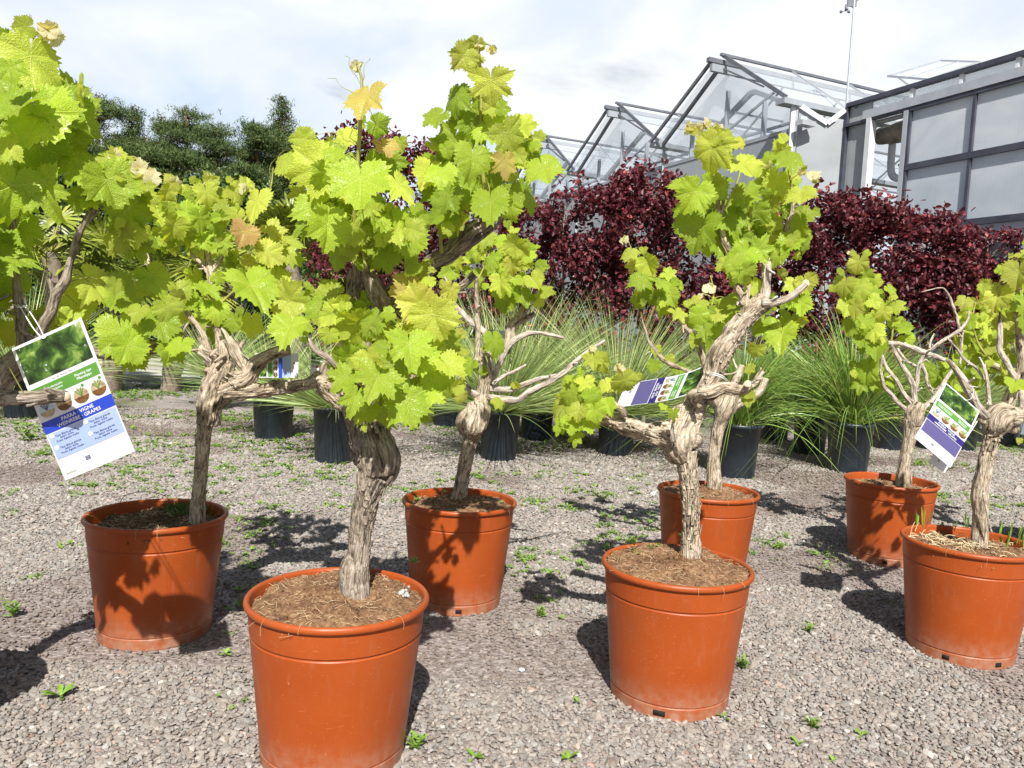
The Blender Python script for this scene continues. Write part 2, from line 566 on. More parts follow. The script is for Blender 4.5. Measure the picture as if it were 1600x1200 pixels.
g = MB()
xs = np.concatenate([[-400, -100, -30], np.linspace(-12, 12, 49), [30, 100, 400]])
ys = np.concatenate([[-300, -50, -8], np.linspace(-2, 20, 45), [40, 120, 600]])
GX, GY = np.meshgrid(xs, ys, indexing='ij')
idx = np.arange(GX.size).reshape(GX.shape)
g.add(np.stack([GX.ravel(), GY.ravel(), 0 * GX.ravel()], 1),
      np.stack([idx[:-1, :-1], idx[1:, :-1], idx[1:, 1:], idx[:-1, 1:]], -1).reshape(-1, 4))
tag(g.build('ground', ground_mat()), kind='structure')

# concrete drive behind on the left
def concrete_mat():
    m, nt = mat('pale_concrete')
    pos = objco(nt)
    n = noise(nt, pos, 2.5, 6, .65)
    c = ramp(nt, n, [(.3, (.36, .34, .31)), (.7, (.52, .50, .46))])
    finish(nt, prin(nt, c, .9, bump(nt, noise(nt, pos, 60, 4), .3, .005)))
    return m
g = MB()
add_box(g, (-8.0, 12.6, .012), 14.5, 4.1, .05)
add_box(g, (-8.0, 10.46, .03), 14.5, .14, .08)
tag(g.build('path', concrete_mat(), smooth=False), kind='structure')

# --- loose gravel: one sheet of separate stones
def soil_patch(x, y):
    return fbm(np.stack([x * 1.9 + 3.1, y * 1.9 + 8.7, 0 * x], -1), 4, 3)

POT_CENTRES = {'A': (-1.0414, 2.2912), 'B': (-.36, 1.6819), 'C': (-.1616, 2.6803), 'D': (.4663, 2.0466),
               'E': (.8037, 3.0706), 'F': (1.7489, 3.5130), 'G': (1.4934, 2.4637), 'V': (-1.345, 1.55), 'H': (2.775, 3.70)}
ICO_V = []
ph = (1 + 5 ** .5) / 2
for a_, b_ in ((-1, ph), (1, ph), (-1, -ph), (1, -ph)):
    ICO_V.append((a_, b_, 0))
for a_, b_ in ((-1, ph), (1, ph), (-1, -ph), (1, -ph)):
    ICO_V.append((0, a_, b_))
for a_, b_ in ((ph, -1), (ph, 1), (-ph, -1), (-ph, 1)):
    ICO_V.append((a_, 0, b_))
ICO_V = nrm(np.array(ICO_V, float))
ICO_F = np.array([(0, 11, 5), (0, 5, 1), (0, 1, 7), (0, 7, 10), (0, 10, 11), (1, 5, 9), (5, 11, 4), (11, 10, 2), (10, 7, 6), (7, 1, 8),
                  (3, 9, 4), (3, 4, 2), (3, 2, 6), (3, 6, 8), (3, 8, 9), (4, 9, 5), (2, 4, 11), (6, 2, 10), (8, 6, 7), (9, 8, 1)])
OCT_V = np.array([(1, 0, 0), (-1, 0, 0), (0, 1, 0), (0, -1, 0), (0, 0, 1), (0, 0, -1)], float)
OCT_F = np.array([(0, 2, 4), (2, 1, 4), (1, 3, 4), (3, 0, 4), (2, 0, 5), (1, 2, 5), (3, 1, 5), (0, 3, 5)])

def stones(mb, y0, y1, sp, size, BV, BF):
    nx = int(16 / sp)
    ny = int((y1 - y0) / sp)
    X, Y = np.meshgrid((np.arange(nx) + .5) * sp - 8, (np.arange(ny) + .5) * sp + y0)
    X = X.ravel() + RNG.uniform(-.5, .5, X.size) * sp
    Y = Y.ravel() + RNG.uniform(-.5, .5, Y.size) * sp
    k = np.abs(X) < .70 * Y + .55
    X, Y = X[k], Y[k]
    sp_ = soil_patch(X, Y)
    pr = np.clip(1 - (sp_ - .12) * 6, .34 if size < .014 else .62, 1)
    k = RNG.random(len(X)) < pr
    for c in POT_CENTRES.values():
        k &= np.hypot(X - c[0], Y - c[1]) > .152
    X, Y, sp_ = X[k], Y[k], sp_[k]
    n = len(X)
    sz = size * np.exp(RNG.normal(0, .32, n)) * .47
    sz = np.where(sp_ > .15, sz * .75, sz)
    V = BV[None] * (1 + RNG.uniform(-.28, .28, (n, len(BV), 1)))
    V = V * np.stack([sz * RNG.uniform(.95, 1.5, n), sz * RNG.uniform(.75, 1.1, n), sz * RNG.uniform(.5, .85, n)], -1)[:, None]
    tl = RNG.normal(0, .35, n); c, s = np.cos(tl)[:, None], np.sin(tl)[:, None]
    V = np.stack([V[..., 0] * c - V[..., 2] * s, V[..., 1], V[..., 0] * s + V[..., 2] * c], -1)
    az = RNG.uniform(0, 2 * np.pi, n); c, s = np.cos(az)[:, None], np.sin(az)[:, None]
    V = np.stack([V[..., 0] * c - V[..., 1] * s, V[..., 0] * s + V[..., 1] * c, V[..., 2]], -1)
    Z = RNG.uniform(.001, .006, n) + .003 * fbm(np.stack([X * 6, Y * 6, 0 * X], -1), 2, 9)
    V += np.stack([X, Y, Z], -1)[:, None]
    F = (BF[None] + (np.arange(n) * len(BV))[:, None, None]).reshape(-1, 3)
    pc = np.stack([RNG.random(n), RNG.random(n), np.clip((sp_ - .08) * 5, 0, 1)], -1)
    mb.add(V.reshape(-1, 3), F, pc=np.repeat(pc, len(BV), 0))

def stone_mat():
    m, nt = mat('gravel_stone')
    s = nd(nt, 'ShaderNodeSeparateXYZ', i_0=attr(nt, 'pc'))
    pos = objco(nt)
    c = ramp(nt, s.outputs[0], [(0, (.20, .182, .165)), (.25, (.25, .229, .208)), (.6, (.285, .261, .236)), (.88, (.322, .296, .268)), (.975, (.37, .345, .315)), (1, (.50, .48, .45))])
    warm = ramp(nt, s.outputs[1], [(0, (.94, .99, 1.03)), (.35, (1, 1, 1)), (.90, (1.03, .98, .94)), (.985, (1.05, .93, .87)), (1, (1.15, .84, .74))])
    c = mixc(nt, 1.0, c, warm, 'MULTIPLY')
    c = mixc(nt, mth(nt, 'MULTIPLY', s.outputs[2], .55), c, (.14, .095, .072))
    n = noise(nt, pos, 350, 3, .6)
    v = maprange(nt, n, .3, .7, .8, 1.15)
    c = mixc(nt, 1.0, c, nd(nt, 'ShaderNodeCombineXYZ', i_0=v, i_1=v, i_2=v).outputs[0], 'MULTIPLY')
    finish(nt, prin(nt, c, .85, bump(nt, n, .35, .002), Specular_IOR_Level=.25))
    return m
g = MB()
stones(g, .95, 3.2, .0104, .0118, ICO_V, ICO_F)
stones(g, 3.2, 5.0, .0135, .0160, OCT_V, OCT_F)
stones(g, 5.0, 7.6, .020, .0235, OCT_V, OCT_F)
tag(g.build('gravel', stone_mat(), smooth=False), 'grey and mauve loose gravel covering the yard', None, None, 'stuff')

# --- weeds
def weed_leaf(mb, base, d, L, W, up=.5, seed=0):
    d = nrm(d); side = nrm(np.cross(d, (0, 0, 1.0)))
    pts = []
    for f, w in ((0, .12), (.3, .7), (.6, 1.0), (.85, .7), (1, .05)):
        c = base + d * L * f + np.array([0, 0, L * (up * f - .55 * up * f * f)])
        pts += [c - side * W * w * .5 + np.array([0, 0, W * .12]), c, c + side * W * w * .5 + np.array([0, 0, W * .12])]
    F = []
    for i in range(4):
        a = i * 3
        F += [(a, a + 1, a + 4, a + 3), (a + 1, a + 2, a + 5, a + 4)]
    mb.add(pts, np.array(F))

def rosette(mb, p, size, n, rg=random):
    for i in range(n):
        a = rg.uniform(0, 6.28)
        L = size * rg.uniform(.6, 1.1)
        weed_leaf(mb, np.array(p, float) + [0, 0, .002], (math.cos(a), math.sin(a), 0), L, L * rg.uniform(.28, .5), rg.uniform(.2, 1.3))

def sprig(mb, p, h, n, rg=random):
    p = np.array(p, float)
    for s in range(n):
        a = rg.uniform(0, 6.28); ln = rg.uniform(.2, .8)
        top = p + np.array([math.cos(a) * h * ln, math.sin(a) * h * ln, h * rg.uniform(.6, 1)])
        thin_tube(mb, [p, (p + top) / 2 + [0, 0, h * .1], top], .0012, .0007, 4, 2)
        for k in range(5):
            q = p + (top - p) * (.25 + .18 * k)
            b = rg.uniform(0, 6.28)
            weed_leaf(mb, q, (math.cos(b), math.sin(b), .2), h * rg.uniform(.25, .42), h * rg.uniform(.12, .2), .5)

W_ = MB()
cand = 34000
wx = RNG.uniform(-7, 7, cand); wy = 1.2 + 9.0 * RNG.random(cand) ** .62
wn_ = fbm(np.stack([wx * 1.4, wy * 1.4, 0 * wx], -1), 4, 40)
w2 = fbm(np.stack([wx * .5, wy * .5, 0 * wx + 3], -1), 3, 50)
keep = (np.abs(wx) < .7 * wy + .4) & (RNG.random(cand) < np.clip((wn_ + .02) * 2.6 + w2 * .8 - .05 * wx, 0.02, 1) * np.clip((wy - 1.2) / 2.6 + .06, 0, 1))
for c in POT_CENTRES.values():
    keep &= np.hypot(wx - c[0], wy - c[1]) > .19
wx, wy = wx[keep][:6000], wy[keep][:6000]
for x_, y_ in zip(wx, wy):
    if random.random() < .55:
        rosette(W_, (x_, y_, .004), random.uniform(.008, .022) * (1 + .10 * y_), random.randint(3, 6))
    else:
        rad_ = random.uniform(.02, .075)
        for k_ in range(random.randint(3, 9)):
            qx, qy = x_ + random.gauss(0, rad_ * .5), y_ + random.gauss(0, rad_ * .5)
            if random.random() < .75: rosette(W_, (qx, qy, .004), random.uniform(.009, .021) * (1 + .09 * y_), random.randint(3, 6))
            else: sprig(W_, (qx, qy, .003), random.uniform(.012, .03), random.randint(2, 3))
tag(W_.build('ground_cover', M_WEED), 'tiny bright green weeds scattered through the gravel', None, None, 'stuff')

WEEDS = [((95, 1092), .055, 'ro', 'broad leaved weed at the edge of the pot shadow, bottom left of the photo'),
         ((845, 965), .05, 'sp', 'upright green weed in the gravel left of the wide orange pot, near the shadows'),
         ((740, 1188), .04, 'ro', 'flat rosette weed at the bottom edge, right of the front orange pot'),
         ((888, 1190), .035, 'ro', 'small flat weed at the bottom edge, midway between the two front pots'),
         ((648, 1172), .05, 'sp', 'feathery weed at the right foot of the front orange pot'),
         ((1262, 990), .045, 'sp', 'bushy weed in open gravel between the two right hand pots'),
         ((1270, 1140), .035, 'sp', 'lone weed in open gravel, bottom right of the photo'),
         ((1160, 1045), .055, 'sp', 'yellowish weed clump at the right side of the second front pot'),
         ((1046, 1122), .03, 'ro', 'tiny weed under the drain hole of the second front pot'),
         ((352, 1026), .035, 'ro', 'small weed below the right corner of the shaded left pot'),
         ((20, 965), .07, 'sp', 'large tangled weed at the left edge of the photo'),
         ((930, 778), .05, 'sp', 'weed clump in gravel between the middle pot and the pots behind'),
         ((45, 690), .16, 'sp', 'wide dark weed patch under the hanging price card'),
         ((1130, 1185 - 60), .03, 'ro', 'tiny weed in gravel right of the second front pot')]
for (px, py), s_, kd, lb in WEEDS:
    p = PG(px, py)
    w = MB()
    s_ *= .72
    if kd == 'ro': rosette(w, (p[0], p[1], .004), s_, 8)
    else: sprig(w, (p[0], p[1], .003), s_, 9); rosette(w, (p[0], p[1], .004), s_ * .6, 6)
    o = w.build('weed', M_WEED)
    tag(o, lb, 'weed', 'weeds sprouting in the gravel')

# ================================================================== GREENHOUSE
GO = np.array([3.43, 10.18]); GA = np.array([-.408, .913]); GB = np.array([.913, .408]); BAY = 2.84
def W(t, s, z):
    return np.array([*(GO + GA * t + GB * s), z])
def TZ(px, py, s):
    d = ray(px, py)
    nB = np.array([GB[0], GB[1], 0])
    k = ((np.array([*(GO + GB * s), 0]) - CAMP) @ nB) / (d @ nB)
    p = CAMP + d * k
    return float((p[:2] - GO) @ GA), float(p[2])

def glass_mat(name, col, fac, rough=.08):
    m, nt = mat(name)
    t = nd(nt, 'ShaderNodeBsdfTransparent', i_0=(.985, .992, .998, 1))
    pos = objco(nt)
    dirt = maprange(nt, noise(nt, pos, .8, 2, .5), .35, .7, fac * .7, fac * 1.3)
    p = prin(nt, col, rough, Specular_IOR_Level=.6)
    fr = nd(nt, 'ShaderNodeFresnel', i_IOR=1.35)
    f = mth(nt, 'ADD', dirt, mth(nt, 'MULTIPLY', fr.outputs[0], .25), clamp=True)
    mx = nd(nt, 'ShaderNodeMixShader', i_0=f, i_1=t.outputs[0], i_2=p)
    finish(nt, mx.outputs[0])
    return m
M_GLASS = glass_mat('roof_glass', (.80, .86, .93), .03)
M_GLASSG = glass_mat('gable_glass', (.80, .86, .93), .02)
M_GLASSW = glass_mat('dusty_glass', (.66, .72, .78), .30)
def poly_mat(name, c0, c1, trans=.25, rib=28.0):
    m, nt = mat(name)
    pos = objco(nt)
    s = nd(nt, 'ShaderNodeSeparateXYZ', i_0=pos)
    along = mth(nt, 'ADD', mth(nt, 'MULTIPLY', s.outputs[0], float(GA[0])), mth(nt, 'MULTIPLY', s.outputs[1], float(GA[1])))
    ribs = mth(nt, 'SINE', mth(nt, 'MULTIPLY', along, rib * 6.283))
    n = noise(nt, mapping(nt, pos, (1, 1, 1.8)), .9, 5, .55, 1.2)
    c = ramp(nt, n, [(.3, c0), (.7, c1)])  # soft blotches in the sheet colour imitate cloudy reflections
    c = mixc(nt, maprange(nt, ribs, -1, 1, 0, .05), c, tuple(x * .75 for x in c0))
    drip = maprange(nt, noise(nt, mapping(nt, pos, (1, 1, .06)), 14, 4, .6), .55, .8, 0, .12)
    c = mixc(nt, drip, c, (.33, .35, .34))
    p = prin(nt, c, .28, bump(nt, ribs, .10, .002), Specular_IOR_Level=.6)
    tr = nd(nt, 'ShaderNodeBsdfTranslucent', i_0=c)
    mx = nd(nt, 'ShaderNodeMixShader', i_0=trans, i_1=p, i_2=tr.outputs[0])
    finish(nt, mx.outputs[0])
    return m
M_POLY = poly_mat('polycarbonate_sheet', (.60, .67, .75), (.84, .88, .92), .35)
M_WALLP = poly_mat('wall_sheet', (.34, .37, .40), (.44, .475, .50), .2, 12.0)
M_ALU = simple_mat('grey_metal_bar', (.50, .53, .57), .4, .12, 5, Metallic=.35)
M_SEAL = simple_mat('black_rubber_seal', (.055, .06, .085), .5, .3, 6)
M_FRAME = simple_mat('grey_inner_frame', (.30, .33, .37), .5, .12, 5)
M_DARKBAR = simple_mat('dark_seal_bar', (.13, .14, .165), .45, .25, 6)
M_WHITEBAR = simple_mat('white_bar', (.62, .64, .67), .45, .08, 6)

gh = empty('greenhouse', W(0, 0, 0), 'large glasshouse with pointed glass roofs and ribbed plastic walls behind the hedge', 'greenhouse')
def slab(mb, pts, th=.01):
    pts = [np.asarray(p, float) for p in pts]
    n = nrm(np.cross(pts[1] - pts[0], pts[2] - pts[0])) * th / 2
    V = [p - n for p in pts] + [p + n for p in pts]
    k = len(pts)
    side = [(i, (i + 1) % k, k + (i + 1) % k, k + i) for i in range(k)]
    mb.add(V, [np.array([list(range(k))[::-1], list(range(k, 2 * k))]), np.array(side)])

ZG, ZP, ZB = 4.0, 4.83, 3.66
DEPTH = 16.0
for b in range(6):
    t0, t1 = b * BAY, (b + 1) * BAY
    tm = (t0 + t1) / 2
    # wall sheet below the gable glass
    w = MB(); slab(w, [W(t0 + .03, 0, 0), W(t1 - .03, 0, 0), W(t1 - .03, 0, ZB - .03), W(t0 + .03, 0, ZB - .03)], .03)
    wp = w.build('wall_panel', M_WALLP, gh, False)
    # gable glass
    w = MB(); slab(w, [W(t0 + .05, .02, ZB + .03), W(t1 - .05, .02, ZB + .03), W(t1 - .05, .02, ZG), W(tm, .02, ZP - .08), W(t0 + .05, .02, ZG)], .008)
    gg = w.build('gable_glass', M_GLASSG, gh, False)
    # dark verge bars on the far slope + alu twin
    w = MB()
    add_bar(w, W(tm, -.28, ZP + .03), W(t1, -.28, ZG + .02), .036, .045)
    add_bar(w, W(tm - .02, -.16, ZP - .06), W(t1 - .05, -.10, ZG - .04), .04, .05)
    add_bar(w, W(tm, -.34, ZP + .05), W(tm, 3.2, ZP + .05), .07, .06)
    add_bar(w, W(tm, -.10, ZP - .02), W(tm - .92, -.10, ZG + .31), .02, .02)
    w.build('verge_bar', M_DARKBAR, gh, False)
    w = MB()
    add_bar(w, W(tm - .03, -.3, ZP - .06), W(tm - .03, DEPTH, ZP - .06), .06, .10)
    add_bar(w, W(t0, -.25, ZG - .02), W(t0, DEPTH, ZG - .02), .16, .07)
    add_bar(w, W(t0, 0, ZB), W(t1, 0, ZB), .05, .05)
    add_bar(w, W(t0, 0, 0), W(t0, 0, ZG - .05), .07, .07)
    for f in (.22, .5, .78):
        tt = t0 + BAY * f
        zt = ZG - .05 + (ZP - ZG - .22) * (1 - abs(f - .5) * 2)
        add_bar(w, W(tt, .06, ZB + .02), W(tt, .06, zt - .05), .06, .06)
    add_bar(w, W(t0 + .1, .5, ZG - .05), W(tm - .05, .5, ZP - .27), .065, .065)
    add_bar(w, W(tm - .05, .5, ZP - .27), W(tm + .05, .5, ZP - .27), .065, .065)
    add_bar(w, W(tm + .05, .5, ZP - .27), W(t1 - .1, .5, ZG - .05), .065, .065)
    add_bar(w, W(t0 + .1, .5, ZG - .05), W(t1 - .1, .5, ZG - .05), .035, .035)
    w.build('gable_frame', M_FRAME, gh, False)
    w = MB()
    add_bar(w, W(t0 + .7, .45, ZG - .02), W(tm + .55, .45, ZG + .42), .03, .03)
    add_bar(w, W(t1 - .7, .42, ZG - .02), W(tm - .55, .42, ZG + .42), .03, .03)
    w.build('brace', M_FRAME, gh, False)
    # roof: far slope pane and near slope pane lifted above the ridge
    w = MB()
    slab(w, [W(tm + .03, -.22, ZP), W(t1 - .05, -.22, ZG), W(t1 - .05, DEPTH, ZG), W(tm + .03, DEPTH, ZP)], .006)
    w.build('roof_pane', M_GLASS, gh, False)
    w = MB()
    slab(w, [W(t0 + .06, -.1, ZG + .05), W(tm - .05, -.1, ZP + .12), W(tm - .05, DEPTH, ZP + .12), W(t0 + .06, DEPTH, ZG + .05)], .006)
    rp = w.build('roof_pane', M_GLASS, gh, False)
    w = MB()
    add_bar(w, W(t0 + .06, -.1, ZG + .07), W(tm - .03, -.1, ZP + .14), .03, .05)
    add_bar(w, W(tm - .05, -.16, ZP + .14), W(tm - .05, DEPTH, ZP + .14), .045, .035)
    w.build('vent_bar', M_DARKBAR, gh, False)
    w = MB()
    for k in range(1, 14):
        s_ = k * 1.15
        add_bar(w, W(t0 + .08, s_, ZG + .04), W(tm - .04, s_, ZP + .14), .018, .03)
        add_bar(w, W(tm + .04, s_, ZP - .02), W(t1 - .08, s_, ZG - .02), .018, .03)
    w.build('glazing_bar', M_ALU, gh, False)
# end wall of nearest bay (beside the taller section)
SN = .62; TN = -.30
w = MB()
slab(w, [W(-.02, .05, 0), W(TN + .03, SN - .02, 0), W(TN + .03, SN - .02, 3.80), W(-.16, .33, 3.76), W(-.02, .05, 3.98)], .03)
w.build('wall_panel', M_WALLP, gh, False)
w = MB()
add_bar(w, W(-.02, -.02, 3.99), W(-.20, .36, 3.75), .05, .06)
add_bar(w, W(-.20, .36, 3.75), W(TN + .02, SN - .06, 3.93), .05, .06)
add_bar(w, W(.0, -.03, 0), W(.0, -.03, 3.98), .05, .05)
w.build('valley_gutter', M_WHITEBAR, gh, False)
w = MB(); add_box(w, W(-.19, .02, 3.70), .22, .12, .06, (np.array([*GB, 0]), np.array([*GA, 0]), (0, 0, 1)))
add_box(w, W(-.14, .02, 3.77), .08, .05, .05)
w.build('gutter_end', M_ALU, gh, False)

# the taller near section with sheeted sliding walls
TE = -7.0
def hbar(mb, t0, t1, s, z, h, d):
    add_box(mb, W((t0 + t1) / 2, s, z), abs(t1 - t0), d, h, (np.array([*GA, 0]), np.array([*GB, 0]), (0, 0, 1)))
def vbar(mb, t, s, z0, z1, wd, d):
    add_box(mb, W(t, s, (z0 + z1) / 2), wd, d, z1 - z0, (np.array([*GA, 0]), np.array([*GB, 0]), (0, 0, 1)))
def rect(mb, t0, t1, s, z0, z1, th):
    add_box(mb, W((t0 + t1) / 2, s, (z0 + z1) / 2), abs(t1 - t0), th, z1 - z0, (np.array([*GA, 0]), np.array([*GB, 0]), (0, 0, 1)))
tO0 = TZ(1362, 230, SN)[0]; tO1 = TZ(1421, 200, SN)[0]
tM = TZ(1519, 200, SN)[0]
zH = TZ(1516, 245, SN)[1]; zL = TZ(1505, 350, SN)[1]
pw = abs(tM - tO1)
w = MB(); hbar(w, TN, TE, SN - .02, 3.985, .05, .09); hbar(w, TN, TE, SN - .05, 3.725, .035, .05)
vbar(w, TN, SN - .03, 0, 3.96, .05, .06)
w.build('roof_edge_bar', M_SEAL, gh, False)
w = MB(); hbar(w, tO0 + .1, TE, SN - .03, 3.79, .10, .12)
w.build('gutter', M_ALU, gh, False)
w = MB(); rect(w, tO0 + .06, TE, SN + .02, 3.84, 3.96, .012)
w.build('clerestory_pane', M_GLASSW, gh, False)
for k in range(10):
    w = MB()
    t_ = tO1 - .02 - k * .62
    vbar(w, t_, SN - .02, 3.84, 3.96, .035, .05)
    w.build('clerestory_mullion', M_WHITEBAR, gh, False)
w = MB(); rect(w, TN - .03, tO0 + .04, SN, 0, 3.955, .03); w.build('wall_panel', M_WALLP, gh, False)
w = MB(); vbar(w, tO0, SN - .04, 0, 3.74, .07, .10); w.build('door_jamb', M_WHITEBAR, gh, False)
w = MB(); vbar(w, tO1, SN - .04, 0, 3.71, .06, .08); hbar(w, tO0, tO1, SN + .05, 3.70, .04, .06); w.build('door_jamb', M_ALU, gh, False)
levels = [(zH + .03, 3.70), (zL + .02, zH - .03), (.15, zL - .03)]
k = 0
t_ = tO1 - .05
while t_ > TE:
    for (z0, z1) in levels:
        w = MB(); rect(w, t_ - .01, t_ - pw + .01, SN - .03, z0, z1, .02)
        w.build('sheet_panel', M_POLY, gh, False)
    t_ -= pw
w = MB()
t_ = tO1 - .05
while t_ > TE:
    vbar(w, t_, SN - .06, .1, 3.70, .035, .03)
    t_ -= pw
hbar(w, tO1 - .05, TE, SN - .065, zH, .068, .035)
hbar(w, tO1 - .05, TE, SN - .065, zL, .068, .035)
hbar(w, tO1 - .05, TE, SN - .065, 3.71, .04, .03)
w.build('panel_frame', M_SEAL, gh, False)
# what shows through the doorway: rolled screen, pipes, inner glazing
w = MB()
V, F, bk = tube_mesh([W(tO0 + .05, SN + .22, 3.60), W((tO0 + tO1) / 2, SN + .22, 3.57), W(tO1 - .1, SN + .22, 3.60)], [.10, .12, .10], nr=16, step=.05, lump=.25)
w.add(V, F)
w.build('rolled_screen', simple_mat('brown_screen', (.24, .21, .16), .8, .4, 9), gh)
w = MB()
za = TZ(1390, 215, SN)[1]
add_bar(w, W(tO0, SN + .5, za + .12), W(tO1, SN + .5, za + .12), .05, .05)
add_bar(w, W(tO0, SN + .9, za + .30), W(tO1 - .3, SN + .9, za + .22), .03, .03)
add_bar(w, W(tO0 + .1, SN + .6, za - .2), W(tO1 - .2, SN + .9, za + .4), .03, .03)
for tt in (tO0 - .16, tO0 - .34, tO0 - .5):
    add_bar(w, W(tt, SN + 1.6, 0), W(tt, SN + 1.6, za), .035, .035)
w.build('inner_frame', M_FRAME, gh, False)
w = MB()
zp = TZ(1395, 272, SN)[1]
thin_tube(w, [W(tO0 - .04, SN + .3, za + .02), W(tO0 - .05, SN + .3, zp + .15), W(tO0 - .12, SN + .3, zp + .03), W(tO0 - .3, SN + .3, zp), W(tO1 - .3, SN + .3, zp)], .045, .045, 12, 6)
w.build('bent_pipe', M_WHITEBAR, gh)
w = MB(); rect(w, tO0 + 1.8, TE, SN + 4.5, 0, 3.3, .05); w.build('inner_wall', simple_mat('inner_wall', (.30, .32, .27), .7, .3, 2), gh, False)
w = MB()
slab(w, [W(TN, SN, 3.97), W(TE, SN, 3.97), W(TE, SN + 2.2, 4.45), W(TN, SN + 2.2, 4.45)], .008)
w.build('roof_pane', M_GLASSW, gh, False)
# opened roof vent
w = MB()
q = [P(1388, 119, 12.0), P(1469, 95, 13.2), P(1531, 97, 12.2), P(1450, 124, 11.2)]
for i in range(4): add_bar(w, q[i], q[(i + 1) % 4], .035, .03)
add_bar(w, (q[0] + q[3]) / 2, (q[1] + q[2]) / 2, .02, .02)
add_bar(w, P(1404, 121, 11.9), P(1424, 136, 11.9), .02, .02)
add_bar(w, P(1462, 102, 12.6), P(1470, 118, 12.6), .02, .02)
w.build('vent_frame', M_ALU, gh, False)
w = MB(); slab(w, q, .006); w.build('vent_pane', M_GLASSW, gh, False)

# weather mast
base = P(1323, 161, 10.35)
top = P(1336.5, -16, 10.35)
ms = empty('weather_mast', base, 'thin white pole with wind vane and cup sensor above the glasshouse roof', 'mast')
w = MB(); thin_tube(w, [base - [0, 0, .3], (base + top) / 2, top], .016, .013, 10, 3); w.build('pole', M_ALU, ms)
w = MB()
c = P(1322, 7, 10.35)
thin_tube(w, [P(1333, 12, 10.35), P(1327, 8, 10.35), c], .007, .007, 6, 2)
add_bar(w, c, c + [0, 0, -.08], .02)
for k in range(3):
    a = k * 2.1 + .4
    e = c + np.array([math.cos(a) * .055, math.sin(a) * .055, -.08])
    thin_tube(w, [c + [0, 0, -.08], e], .004, .004, 5, 1)
    w.add(e + ICO_V * .022, ICO_F)
w.build('cup_sensor', M_DARKBAR, ms)
w = MB()
add_box(w, P(1331, 4, 10.35), .12, .02, .10); add_bar(w, P(1322, 9, 10.35), P(1341, 0, 10.35), .014)
w.build('wind_vane', M_DARKBAR, ms, False)

cm = empty('security_camera', P(1346, 170, 10.1), 'small dark camera on a bracket at the corner of the glasshouse roof edge', 'camera')
w = MB(); add_bar(w, P(1336, 167, 10.05), P(1352, 163, 10.05), .05, .045); w.build('camera_body', M_DARKBAR, cm, False)
w = MB(); add_bar(w, P(1348, 168, 10.08), P(1357, 174, 10.12), .025); add_box(w, P(1357, 174, 10.14), .05, .04, .06); w.build('bracket', M_DARKBAR, cm, False)
# ================================================================== VEGETATION BEHIND
def blade_mat(name, c0, c1, c2, rough=.5, trans=.2):
    m, nt = mat(name)
    t = nd(nt, 'ShaderNodeSeparateXYZ', i_0=attr(nt, 'tint'))
    c = ramp(nt, t.outputs[0], [(0, c0), (.5, c1), (1, c2)])
    v = maprange(nt, t.outputs[1], 0, 1, .65, 1.3)
    c = mixc(nt, 1.0, c, nd(nt, 'ShaderNodeCombineXYZ', i_0=v, i_1=v, i_2=v).outputs[0], 'MULTIPLY')
    p = prin(nt, c, rough, Specular_IOR_Level=.5 if rough < .55 else .12)
    tr = nd(nt, 'ShaderNodeBsdfTranslucent', i_0=mixc(nt, 1.0, c, (1.4, 1.3, .8, 1), 'MULTIPLY'))
    mx = nd(nt, 'ShaderNodeMixShader', i_0=trans, i_1=p, i_2=tr.outputs[0])
    finish(nt, mx.outputs[0])
    return m
M_NEEDLE = blade_mat('pine_needle', (.028, .06, .018), (.075, .12, .038), (.18, .22, .085), .6, .1)
M_SPRUCE = blade_mat('spruce_needle', (.025, .055, .016), (.06, .105, .026), (.14, .19, .055), .6, .1)
M_SHRUB = blade_mat('shrub_leaf', (.020, .05, .012), (.05, .11, .02), (.12, .20, .03), .45, .25)
M_BEECH = blade_mat('copper_beech_leaf', (.052, .012, .020), (.15, .026, .040), (.40, .09, .09), .48, .28)
M_TWIG = simple_mat('hedge_twig', (.20, .16, .13), .9, .4, 30)
M_TRUNK = simple_mat('pine_trunk', (.20, .12, .075), .9, .4, 6)
M_GRASS = blade_mat('spiky_grass', (.15, .26, .07), (.32, .43, .14), (.62, .62, .30), .4, .15)
M_GRASSW = blade_mat('wide_grass', (.11, .22, .04), (.26, .40, .08), (.52, .46, .16), .4, .25)
M_PALM = blade_mat('palm_leaf', (.10, .15, .02), (.24, .30, .04), (.46, .46, .09), .4, .25)

def leaves_cloud(mb, Pn, nl, L, Wd, rg, upbias=.6, tintf=None):
    """Pn: leaf base points; folded pointed leaves with free directions"""
    n = len(Pn)
    d = nrm(rg.normal(0, 1, (n, 3)) + np.array([0, 0, -.1]))
    nn = nrm(rg.normal(0, 1, (n, 3)) + np.array([0, -.35, upbias * 1.6]))
    s = nrm(np.cross(d, nn)); nn = np.cross(s, d)
    Ls = L * rg.uniform(.65, 1.2, n)[:, None]; Ws = Wd * rg.uniform(.7, 1.2, n)[:, None]
    f = .18
    V = np.stack([Pn, Pn + d * Ls * .35 + s * Ws * .5 + nn * Ws * f, Pn + d * Ls * .72 + s * Ws * .42 + nn * Ws * f,
                  Pn + d * Ls - nn * Ls * .08, Pn + d * Ls * .72 - s * Ws * .42 + nn * Ws * f, Pn + d * Ls * .35 - s * Ws * .5 + nn * Ws * f], 1)
    b = (np.arange(n) * 6)[:, None]
    F = np.concatenate([b + np.array([0, 1, 2, 3]), b + np.array([0, 3, 4, 5])])
    t = np.stack([rg.random(n), rg.random(n), 0 * rg.random(n)], -1) if tintf is None else tintf
    mb.add(V.reshape(-1, 3), F, tint=np.repeat(t, 6, 0))

